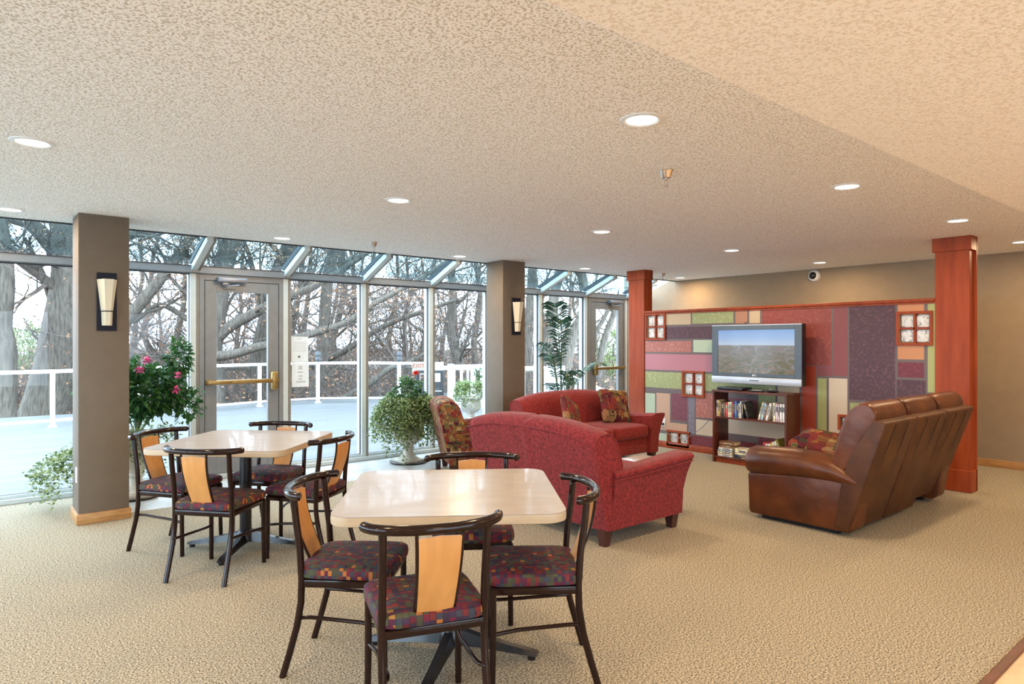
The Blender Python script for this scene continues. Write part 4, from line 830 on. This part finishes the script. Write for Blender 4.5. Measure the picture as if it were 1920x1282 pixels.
# 1: hibiscus urn behind the left pillar
rng = random.Random(3)
t = thing('potted_hibiscus', 'big dark green flowering bush in a stone urn behind the far dining table', 'potted plant', (1.23, 6.93, 0))
urn_mb(1.0, 0.60).build('urn', 'plaster', t); MB().lathe([(0.17, 0), (0.19, 0.004), (0.20, 0.014), (0.18, 0.014)], 28).build('saucer', 'black', t)
mb = MB(); bushy(mb, (0.10, -0.02, 0.98), (0.40, 0.33, 0.30), 1500, rng, 0.085); bushy(mb, (0.36, -0.05, 1.28), (0.13, 0.12, 0.20), 260, rng, 0.075); bushy(mb, (0.42, -0.08, 0.84), (0.17, 0.16, 0.20), 260, rng, 0.07); bushy(mb, (-0.16, 0, 1.02), (0.30, 0.26, 0.28), 500, rng, 0.085)
mb.build('foliage', 'hibiscus', t, False, False)
plant_stems((0, 0), 0.55, [(rng.uniform(-0.3, 0.42), rng.uniform(-0.2, 0.2), rng.uniform(0.8, 1.35)) for _ in range(16)]).build('stems', 'stem', t)
for c in ((0.30, -0.22, 1.12), (0.28, -0.24, 0.99), (-0.02, -0.28, 1.18), (0.05, -0.22, 1.26)):
    mb = MB(); flower(mb, c, 0.05, 12, rng); mb.build('flower', 'pink', t, False, False)
mb = MB(); trailing(mb, (0, 0, 0.57), 22, 0.18, 0.42, 0.42, rng, 0.045)
trailing(mb, (-0.15, 0, 0.42), 30, 0.12, 0.42, 0.66, rng, 0.04, arc=(R(165), R(225)), zmin=0.02)
mb.build('trailing_ivy', 'ivy', t, False, False)
# 2: ivy urn by the glass wall
rng = random.Random(7)
t = thing('potted_ivy', 'large variegated ivy with a red geranium in a stone urn by the glass wall', 'potted plant', (4.10, 6.90, 0))
urn_mb(0.98, 0.50).build('urn', 'plaster', t); MB().lathe([(0.20, 0), (0.22, 0.004), (0.225, 0.014), (0.20, 0.014)], 28).build('saucer', 'black', t)
mb = MB(); trailing(mb, (0, 0, 0.62), 260, 0.10, 0.52, 0.46, rng, 0.038, top=0.08); bushy(mb, (0, 0, 0.60), (0.32, 0.30, 0.16), 900, rng, 0.034); trailing(mb, (-0.1, -0.1, 0.45), 14, 0.2, 0.5, 0.30, rng, 0.04, arc=(R(180), R(250)))
mb.build('trailing_ivy', 'ivy', t, False, False)
mb = MB(); bushy(mb, (0.0, 0, 0.84), (0.25, 0.22, 0.19), 560, rng, 0.05, aspect=0.9); mb.build('geranium_leaves', 'geranium', t, False, False)
plant_stems((0, 0), 0.5, [(0.07, -0.03, 1.03), (-0.15, -0.05, 0.85), (0.12, 0.05, 0.9)]).build('stems', 'stem', t)
mb = MB(); flower(mb, (0.08, -0.04, 1.06), 0.035, 40, rng); bushy(mb, (0.08, -0.04, 1.06), (0.035, 0.035, 0.02), 40, rng, 0.025); mb.build('flower', 'redflower', t, False, False)
# 3: palm behind the far loveseat
rng = random.Random(11)
t = thing('potted_palm', 'tall dark green palm with arching fronds behind the far loveseat', 'potted plant', (6.52, 6.80, 0))
MB().lathe([(0.12, 0), (0.16, 0.26), (0.175, 0.27), (0.175, 0.30), (0.155, 0.30), (0.15, 0.26), (0.02, 0.25)], 24).build('pot', 'plaster', t)
PF = [((-0.55, -0.30, 1.20), 1.45, 0.95), ((-0.28, -0.16, 1.95), 1.98, 1.15), ((-0.08, -0.10, 1.70), 1.88, 0.95), ((0.55, -0.32, 1.12), 1.22, 0.9), ((0.12, -0.28, 0.95), 1.18, 0.7), ((-0.50, -0.28, 0.80), 1.02, 0.7), ((-0.12, -0.30, 0.90), 1.25, 0.7), ((0.30, 0.05, 0.8), 1.1, 0.6), ((-0.32, 0.10, 1.3), 1.65, 0.8), ((0.10, -0.35, 0.62), 0.9, 0.6)]
for (tip, apex, k) in PF:
    base = Vector((rng.uniform(-0.04, 0.04), rng.uniform(-0.04, 0.04), 0.27)); tip = Vector(tip); mid = Vector((tip.x * 0.45, tip.y * 0.45, apex * 1.06 + 0.0))
    path = []
    for i in range(25):
        f = i / 24; path.append(base * (1 - f) ** 2 + mid * 2 * f * (1 - f) + tip * f ** 2)
    st = MB().tube(path, [0.010 * (1 - 0.75 * i / 24) for i in range(25)], 6).build('frond', 'stem', t)
    lf = MB()
    for i in range(8, 25):
        for q in (0, 0.5):
            if q and i % 2: continue
            if i + q > 24: continue
            p = path[i].lerp(path[min(i + 1, 24)], q); dr = (path[min(i + 1, 24)] - path[i - 1]).normalized(); sd = dr.cross(Vector((0, 0, 1))).normalized()
            L_ = 0.24 * k * math.sin(PI * (0.15 + 0.8 * (i + q - 8) / 17))
            for s in (-1, 1):
                d = (sd * s * 0.75 + dr * 0.55 + Vector((0, 0, -0.10))).normalized(); w_ = 0.011 * (0.6 + k * 0.5)
                e1 = p + d * L_ * 0.55; e2 = p + d * L_ * 0.95 + Vector((0, 0, -0.28 * L_))
                n_ = dr.normalized() * w_
                v = [lf.b.verts.new(x) for x in (p - n_ * 0.4, p + n_ * 0.4, e1 + n_, e2, e1 - n_)]
                lf.b.faces.new((v[0], v[1], v[2], v[4])); lf.b.faces.new((v[4], v[2], v[3]))
    lf.build('leaflets', 'palm', st, False, False)

# ============================================================ OUTSIDE
DZ = -0.04
tag(MB().box(X0 - 10.8, 12.0, YW + 0.10, 16.2, DZ - 0.15, DZ).build('deck', 'deck', None, False), 'pale grey deck outside the glass wall', 'deck', None, 'structure')
gm = MB(); NX, NY = 40, 24
rr_ = random.Random(5); grid = [[None] * (NY + 1) for _ in range(NX + 1)]
for i in range(NX + 1):
    for j in range(NY + 1):
        x = -30 + 90 * i / NX; y = 14 + 60 * j / NY; z = -1.2 + 0.030 * max(0, y - 17) + 0.25 * math.sin(x * 0.3) * math.cos(y * 0.21) + rr_.uniform(-0.1, 0.1); grid[i][j] = gm.b.verts.new((x, y, min(z, 0.9)))
for i in range(NX):
    for j in range(NY): gm.b.faces.new((grid[i][j], grid[i + 1][j], grid[i + 1][j + 1], grid[i][j + 1]))
tag(gm.build('ground', 'soil'), 'brown leaf covered hillside beyond the deck railing', 'ground', None, 'structure')
# railing: posts follow the rounded edge of the deck
RP = [(-3.2, 13.2), (-1.1, 13.75), (1.2, 13.95), (2.6, 14.5), (3.95, 15.0), (5.22, 15.35), (6.63, 15.4), (7.49, 14.89), (8.15, 14.15), (8.75, 13.2)]
rl = thing('deck_railing', 'white railing with glass infill around the deck edge', 'railing', (0, 0, DZ))
for i, (x, y) in enumerate(RP):
    p = MB().box(-0.035, 0.035, -0.035, 0.035, 0, 0.99, 0.004, 1).box(-0.06, 0.06, -0.06, 0.06, 0, 0.02).build('post', 'white', rl, False); p.location = (x, y, 0)
    if i in (6, 8):
        MB().lathe([(0.05, 0.99), (0.05, 1.01), (0.07, 1.03), (0.07, 1.10), (0.055, 1.13), (0.075, 1.14), (0.075, 1.20), (0.05, 1.24), (0.0, 1.25)], 12).build('post_lantern', 'lampcap', p)
    if i:
        a, b = Vector((*RP[i - 1], 0)), Vector((x, y, 0)); d = b - a; ang = math.atan2(d.y, d.x); L_ = d.length
        def seg(nm, z0, z1, wd, m):
            o = MB().box(0.03, L_ - 0.03, -wd, wd, z0, z1).build(nm, m, rl, False); o.location = a; o.rotation_euler.z = ang
        seg('top_rail', 0.93, 0.99, 0.035, 'white'); seg('bottom_rail', 0.09, 0.13, 0.02, 'white'); seg('glass_panel', 0.13, 0.93, 0.004, 'glass')
# picket railing and stair rails by the deck steps
def picket_rail(p0, p1, z0a, z0b, n, label, post0=True, hgt=0.92):
    a, b = Vector(p0), Vector(p1); d = (b - a).normalized()
    t = thing('picket_railing', label, 'railing', (a.x, a.y, 0)); A = Vector((0, 0, z0a)); B = Vector((b.x - a.x, b.y - a.y, z0b))
    MB().tube([A + Vector((0, 0, hgt)), B + Vector((0, 0, hgt))], 0.045, 4).build('top_rail', 'white', t, False)
    MB().tube([A + Vector((0, 0, 0.10)), B + Vector((0, 0, 0.10))], 0.03, 4).build('bottom_rail', 'white', t, False)
    for k in range(n):
        q = A.lerp(B, (k + 0.5) / n); o = MB().box(-0.018, 0.018, -0.018, 0.018, 0.08, hgt - 0.03).build('picket', 'white', t, False); o.location = q
    for q in (A, B):
        o = MB().box(-0.055, 0.055, -0.055, 0.055, -0.0, hgt + 0.06).build('post', 'white', t, False); o.location = q
    return t
picket_rail((8.4, 12.3, 0), (9.75, 11.6, 0), DZ, DZ, 10, 'white picket railing across the deck steps')
picket_rail((7.75, 11.9, 0), (9.5, 9.9, 0), DZ, DZ - 0.0, 12, 'white picket railing running towards the house')
p = pt(868, 690, 13.0); t = picket_rail((9.75, 10.5, 0), (10.4, 9.3, 0), DZ + 0.0, DZ - 0.55, 6, 'sloping white stair rail beside the pillar')
ga = Vector(at(780, 800, DZ)); gb = Vector(at(832, 800, DZ)); gd = (gb - ga); ang = math.atan2(gd.y, gd.x); L_ = gd.length
t = thing('gate_panel', 'dark grey gate panel with two framed openings on the deck', 'gate', (ga.x, ga.y, DZ), ang); H = 0.98
MB().box(0, L_, 0, 0.04, 0.03, H * 0.80).box(0, L_, 0, 0.04, H * 0.95, H).box(0, 0.06, 0, 0.04, H * 0.8, H * 0.95).box(L_ - 0.06, L_, 0, 0.04, H * 0.8, H * 0.95).box(L_ / 2 - 0.035, L_ / 2 + 0.035, 0, 0.04, H * 0.8, H * 0.95).box(0, 0.03, -0.02, 0.06, 0, H).box(L_ - 0.03, L_, -0.02, 0.06, 0, H).build('panel', 'gate', t, False)
MB().tube([(L_ - 0.16, -0.01, H * 0.64), (L_ - 0.12, -0.05, H * 0.64), (L_ - 0.03, -0.05, H * 0.64)], 0.01, 6).build('latch', 'alu_light', t)
MB().box(0.05, L_ - 0.06, -0.004, 0, 0.1, H * 0.4, 0.002).box(0.05, L_ - 0.06, -0.004, 0, 0.44 * H, H * 0.7, 0.002).build('inset', 'lampcap', t, False)
MT['signred'] = mat('faded_sign_red', (0.30, 0.04, 0.015), 0.7)
ep = pt(785, 688, 13.2); t = thing('exit_sign', 'white sign reading EXIT in faded red on the deck railing', 'sign', (ep.x, ep.y, ep.z), YAW - PI / 2)
MB().box(-0.13, 0.13, 0, 0.02, -0.14, 0.10, 0.003, 1).build('board', 'siding', t, False)
text('lettering', 'EXIT', 0.12, 'signred', t, (0.0, -0.001, 0.03), (R(90), 0, 0)); MB().box(-0.02, 0.02, 0.02, 0.05, -(ep.z - DZ), -0.14).build('stake', 'white', t, False)
rng = random.Random(21)
t = thing('potted_ivy', 'variegated ivy pot standing outside on the deck behind the armchair', 'potted plant', (6.95, 9.55, DZ))
urn_mb(1.0, 0.5).build('urn', 'plaster', t); mb = MB(); trailing(mb, (0, 0, 0.62), 60, 0.10, 0.45, 0.38, rng, 0.04, top=0.08); bushy(mb, (0, 0, 0.68), (0.28, 0.28, 0.18), 400, rng, 0.04); mb.build('trailing_ivy', 'ivy', t, False, False)
mb = MB(); bushy(mb, (0.12, -0.1, 0.92), (0.12, 0.12, 0.14), 140, rng, 0.05); mb.build('leaves', 'geranium', t, False, False)
# neighbouring wing with shingle siding
hs = thing('house_wing', 'cream shingle sided house corner outside the right hand glass door', 'house', (9.62, 7.55, -0.3)); HW, HH = 0.86, 4.6
MB().box(0.02, 3.4, 0, HW, 0, HH).build('wall', 'siding', hs, False); MB().box(-0.015, 0.12, HW - 0.10, HW + 0.02, 0, HH).build('corner_board', 'white', hs, False)
mb = MB(); rng = random.Random(2)
for r in range(int(HH / 0.145)):
    z = r * 0.145; x = 0.0
    while x < HW - 0.11:
        w_ = rng.uniform(0.09, 0.16); x2 = min(x + w_, HW - 0.10)
        mb.loft([[(0.02, x, z), (0.02, x2 - 0.008, z), (-0.004, x2 - 0.008, z), (-0.004, x, z)], [(0.02, x, z + 0.14), (0.02, x2 - 0.008, z + 0.14), (0.016, x2 - 0.008, z + 0.14), (0.016, x, z + 0.14)]]); x = x2
mb.build('shingles', 'siding', hs, False)

# ------------------------------------------------------------ trees
def grow(wood, twig, leaves, p, d, r, L_, lev, rng, leafy, grav=0.0, minr=0.006):
    """one limb as a bent tube, then its offshoots"""
    n = 5 if lev < 2 else 3; path = [Vector(p)]; rad = [r]; dd = Vector(d).normalized()
    for i in range(n):
        dd = (dd + Vector((rng.gauss(0, 0.16), rng.gauss(0, 0.16), rng.gauss(0.03, 0.13)))).normalized()
        path.append(path[-1] + dd * L_ / n); rad.append(r * (1 - 0.6 * (i + 1) / n))
    (wood if lev < 2 else twig).tube(path, rad, 7 if lev < 1 else (5 if lev < 2 else 3), caps=False)
    if lev >= 4 or r < minr: 
        if leafy and rng.random() < leafy:
            for k in range(rng.randint(2, 5)):
                q = path[rng.randint(1, n)]; leaves.leaf(q, Vector((rng.gauss(0, 1), rng.gauss(0, 1), rng.gauss(-0.4, 0.7))), Vector((rng.gauss(0, 1), rng.gauss(0, 1), 1)), rng.uniform(0.05, 0.09), rng.uniform(0.03, 0.055))
        return
    for k in range({0: 7, 1: 7, 2: 6, 3: 5}[lev]):
        f = rng.uniform(0.25, 1.0); i = min(n - 1, int(f * n)); q = path[i].lerp(path[i + 1], f * n - i)
        ax = Vector((rng.gauss(0, 1), rng.gauss(0, 1), rng.gauss(0.25, 0.7))).normalized()
        nd = (dd * 0.75 + ax * 0.95).normalized(); grow(wood, twig, leaves, q, nd, max(r * (1 - 0.6 * f) * rng.uniform(0.35, 0.6), 0.005), L_ * rng.uniform(0.45, 0.72), lev + 1, rng, leafy)
def limb(wood, twig, leaves, path, r0, r1, rng, leafy, side=6, sl=2.2):
    P = [Vector(p) for p in path]
    # densify with a Catmull-Rom spline
    Q = []
    for i in range(len(P) - 1):
        a, b, c, d = P[max(i - 1, 0)], P[i], P[i + 1], P[min(i + 2, len(P) - 1)]
        for k in range(5):
            t = k / 5; Q.append(0.5 * ((2 * b) + (c - a) * t + (2 * a - 5 * b + 4 * c - d) * t * t + (3 * b - a - 3 * c + d) * t ** 3))
    Q.append(P[-1]); n = len(Q)
    wood.tube(Q, [r0 + (r1 - r0) * i / (n - 1) for i in range(n)], 10, caps=False)
    for k in range(side):
        i = rng.randint(n // 4, n - 2); dd = (Q[i + 1] - Q[i]).normalized(); ax = Vector((rng.gauss(0, 1), rng.gauss(0, 1), rng.gauss(0.3, 0.7))).normalized()
        grow(wood, twig, leaves, Q[i], dd * 0.5 + ax, (r0 + (r1 - r0) * i / n) * rng.uniform(0.25, 0.45) * 0.8, sl * rng.uniform(0.6, 1.1), 1, rng, leafy)
def hero(label, limbs, seed, leafy=0.0):
    rng = random.Random(seed); t = thing('bare_tree', label, 'tree', tuple(limbs[0][0][0]), 0); off = Vector(limbs[0][0][0])
    wo, tw, le = MB(), MB(), MB()
    for path, r0, r1, side, sl in limbs: limb(wo, tw, le, [Vector(q) - off for q in path], r0, r1, rng, leafy, side, sl)
    wo.build('trunk', 'bark', t); tw.build('twigs', 'twig', t, False, False)
    if leafy: le.build('dry_leaves', 'dryleaf', t, False, False)
def L2(D, *uv): return [pt(u, v, D + (0 if k == 0 else 0.0)) for k, (u, v) in enumerate(uv)]
hero('thick dark bare trunk at the far left edge of the view', [(L2(15.5, (10, 880), (8, 760), (10, 660), (2, 610), (8, 540), (5, 470), (-10, 380)), 0.26, 0.18, 3, 1.5)], 1, 0.2)
hero('massive leaning bare trunk just left of the left pillar', [(L2(17, (70, 860), (80, 790), (104, 700), (122, 600), (132, 520), (128, 440), (110, 380), (90, 300)), 0.62, 0.28, 6, 2.5), (L2(17, (120, 720), (150, 690), (200, 640), (270, 560), (340, 470), (380, 400)), 0.22, 0.10, 8, 2.4), (L2(16.8, (115, 480), (60, 420), (10, 400), (-60, 330)), 0.22, 0.1, 4, 2), (L2(17.4, (128, 520), (190, 470), (260, 430), (330, 400), (420, 330)), 0.2, 0.1, 6, 2)], 2, 0.3)
hero('large bare oak seen through the glass door, with long low limbs', [
    (L2(18, (405, 800), (398, 700), (395, 650), (402, 600), (412, 540), (425, 480), (450, 400), (480, 330)), 0.34, 0.22, 6, 2.5),
    (L2(18, (395, 645), (430, 612), (470, 590), (506, 570), (548, 553), (590, 535), (640, 505), (720, 450)), 0.17, 0.07, 11, 2.2),
    (L2(17.5, (395, 668), (440, 662), (480, 650), (530, 640), (600, 620), (650, 603), (690, 575), (740, 548), (790, 520), (850, 480)), 0.13, 0.05, 12, 2.0),
    (L2(18, (400, 600), (360, 600), (300, 570), (255, 600), (200, 620)), 0.10, 0.04, 8, 1.8)], 3, 0.75)
hero('leaning bare trunk behind the right stile of the glass door', [(L2(20, (462, 800), (478, 720), (492, 650), (505, 590), (520, 520), (560, 430), (620, 350)), 0.36, 0.22, 7, 3), (L2(20, (492, 660), (560, 690), (640, 660), (720, 610), (800, 580), (860, 560)), 0.12, 0.05, 9, 2.2)], 4, 0.5)
hero('bare tree with a long rising limb behind the middle panes', [(L2(19, (560, 860), (585, 760), (600, 700), (607, 620), (613, 540), (630, 440), (650, 340)), 0.20, 0.14, 9, 3.0), (L2(18.2, (560, 760), (620, 755), (690, 720), (730, 690), (757, 683), (800, 660)), 0.11, 0.05, 8, 2)], 5, 0.4)
hero('bare leaning tree seen just right of the sofa pillar', [(L2(19, (1010, 800), (1020, 700), (1033, 600), (1040, 550), (1055, 480), (1070, 400)), 0.19, 0.12, 5, 2.5), (L2(19, (1040, 800), (1062, 670), (1075, 625), (1094, 590), (1096, 550), (1088, 500), (1070, 430)), 0.21, 0.11, 6, 2.2)], 6, 0.05)
hero('bare branching tree seen through the right hand glass door', [(L2(21, (1110, 820), (1122, 700), (1132, 640), (1150, 590), (1162, 550), (1180, 480)), 0.13, 0.07, 6, 2.2), (L2(21, (1075, 760), (1110, 640), (1130, 600), (1150, 565), (1175, 540)), 0.09, 0.05, 5, 2)], 8, 0.05)
hero('slim bare tree behind the pillar by the sofas', [(L2(20, (985, 820), (985, 700), (990, 620), (996, 560), (1000, 480), (1010, 380)), 0.2, 0.12, 7, 2.4), (L2(20.5, (870, 820), (865, 700), (845, 620), (850, 540), (835, 450), (850, 350)), 0.17, 0.1, 9, 2.6)], 9, 0.25)
# background woods: three kinds copied about
protos = []
for k in range(4):
    rng = random.Random(40 + k); t = thing('woodland_tree', 'slender bare tree in the dense woods beyond the deck', 'tree', (0, 0, 0), 0, 'background woodland trees')
    wo, tw, le = MB(), MB(), MB(); pth = [Vector((0, 0, -0.5))]
    for i in range(6): pth.append(pth[-1] + Vector((rng.gauss(0, 0.25), rng.gauss(0, 0.25), 1.5)))
    wo.tube(pth, [0.15 * (1 - 0.12 * i) for i in range(7)], 7, caps=False)
    for i in range(17):
        f = rng.uniform(0.15, 1); q = pth[0].lerp(pth[-1], f); i0 = min(5, int(f * 6)); q = pth[i0].lerp(pth[i0 + 1], f * 6 - i0)
        grow(wo, tw, le, q, Vector((rng.gauss(0, 1), rng.gauss(0, 1), rng.uniform(0.3, 1.4))), 0.06 * (1.1 - f * 0.6), rng.uniform(1.5, 3.0), 1, rng, 0.5)
    wo.build('trunk', 'bark', t); tw.build('twigs', 'twig', t, False, False); le.build('dry_leaves', 'dryleaf', t, False, False); protos.append(t)
rng = random.Random(77); k = 0
for (u, D) in [(250, 24), (300, 30), (335, 22), (420, 27), (455, 34), (540, 25), (575, 31), (640, 23), (665, 29), (705, 24), (735, 33), (770, 26), (800, 30), (825, 23), (850, 28), (890, 25), (930, 32), (1000, 27), (1060, 33), (1090, 40), (560, 40), (620, 42), (690, 41), (760, 43), (840, 42), (400, 40), (300, 42), (-40, 34), (-120, 26), (1125, 36), (190, 28), (220, 36)]:
    o = protos[k] if k < 4 else copy_tree(protos[k % 4]); r_ = ray(u); y = r_[1] * D
    o.location = (r_[0] * D, y, -1.2 + 0.03 * max(0, y - 17) - 0.2); o.rotation_euler = (0, 0, rng.uniform(0, 6.28)); s = rng.uniform(0.75, 1.15); o.scale = (s, s, s); k += 1
# brush: uncountable stems and leaves on the slope
def brush(name, label, n, d0, d1, hmin, hmax, seed, u0=-200, u1=1250, leafn=6):
    rng = random.Random(seed); tw, le = MB(), MB()
    for i in range(n):
        D = rng.uniform(d0, d1); u = rng.uniform(u0, u1); r_ = ray(u); x, y = r_[0] * D, r_[1] * D; z = -1.2 + 0.03 * max(0, y - 17) - 0.1; H = rng.uniform(hmin, hmax); b = Vector((x, y, z))
        top = b + Vector((rng.gauss(0, 0.4) * H * 0.4, rng.gauss(0, 0.4) * H * 0.4, H)); mid = b.lerp(top, 0.5) + Vector((rng.gauss(0, 0.12), rng.gauss(0, 0.12), 0)); tw.tube([b, mid, top], [0.012, 0.009, 0.004], 3, caps=False)
        for k in range(4):
            q = b.lerp(top, rng.uniform(0.3, 1)); tw.tube([q, q + Vector((rng.gauss(0, 0.35), rng.gauss(0, 0.35), rng.gauss(0.25, 0.2)))], [0.006, 0.003], 3, caps=False)
        for k in range(leafn):
            q = b.lerp(top, rng.uniform(0.1, 1)) + Vector((rng.gauss(0, 0.3), rng.gauss(0, 0.3), rng.gauss(0, 0.2))); le.leaf(q, Vector((rng.gauss(0, 1), rng.gauss(0, 1), rng.gauss(0, 0.7))), Vector((rng.gauss(0, 1), rng.gauss(0, 1), 1)), rng.uniform(0.06, 0.13), rng.uniform(0.04, 0.09))
    t = thing(name, label, 'brush', (0, 0, 0), 0, None, 'stuff'); a = tw.build('stems', 'twig', t, False, False); tag(a, kind='stuff'); a = le.build('leaves', 'dryleaf', t, False, False); tag(a, kind='stuff')
brush('undergrowth', 'tangled brown undergrowth just beyond the deck railing', 2600, 17.5, 25, 0.9, 2.1, 5)
brush('undergrowth', 'hazy brown thicket farther up the wooded slope', 2600, 26, 40, 1.8, 3.6, 6, leafn=7)
rng = random.Random(4); mb = MB(); c = pt(55, 655, 24); bushy(mb, (0, 0, 0), (1.1, 1.1, 1.2), 1500, rng, 0.22, aspect=0.35)
t = thing('evergreen_shrub', 'green evergreen shrub between the two thick trunks at left', 'shrub', tuple(c)); mb.build('foliage', 'ivy', t, False, False); MB().tube([(0, 0, -2.6), (0, 0, 0.3)], [0.08, 0.03], 6).build('stem', 'bark', t)
mb = MB(); c = pt(1150, 660, 24); bushy(mb, (0, 0, 0), (0.7, 0.7, 1.3), 900, rng, 0.2, aspect=0.35)
t = thing('evergreen_shrub', 'green evergreen shrub outside the right hand glass door', 'shrub', tuple(c)); mb.build('foliage', 'ivy', t, False, False); MB().tube([(0, 0, -2.6), (0, 0, 0.3)], [0.08, 0.03], 6).build('stem', 'bark', t)
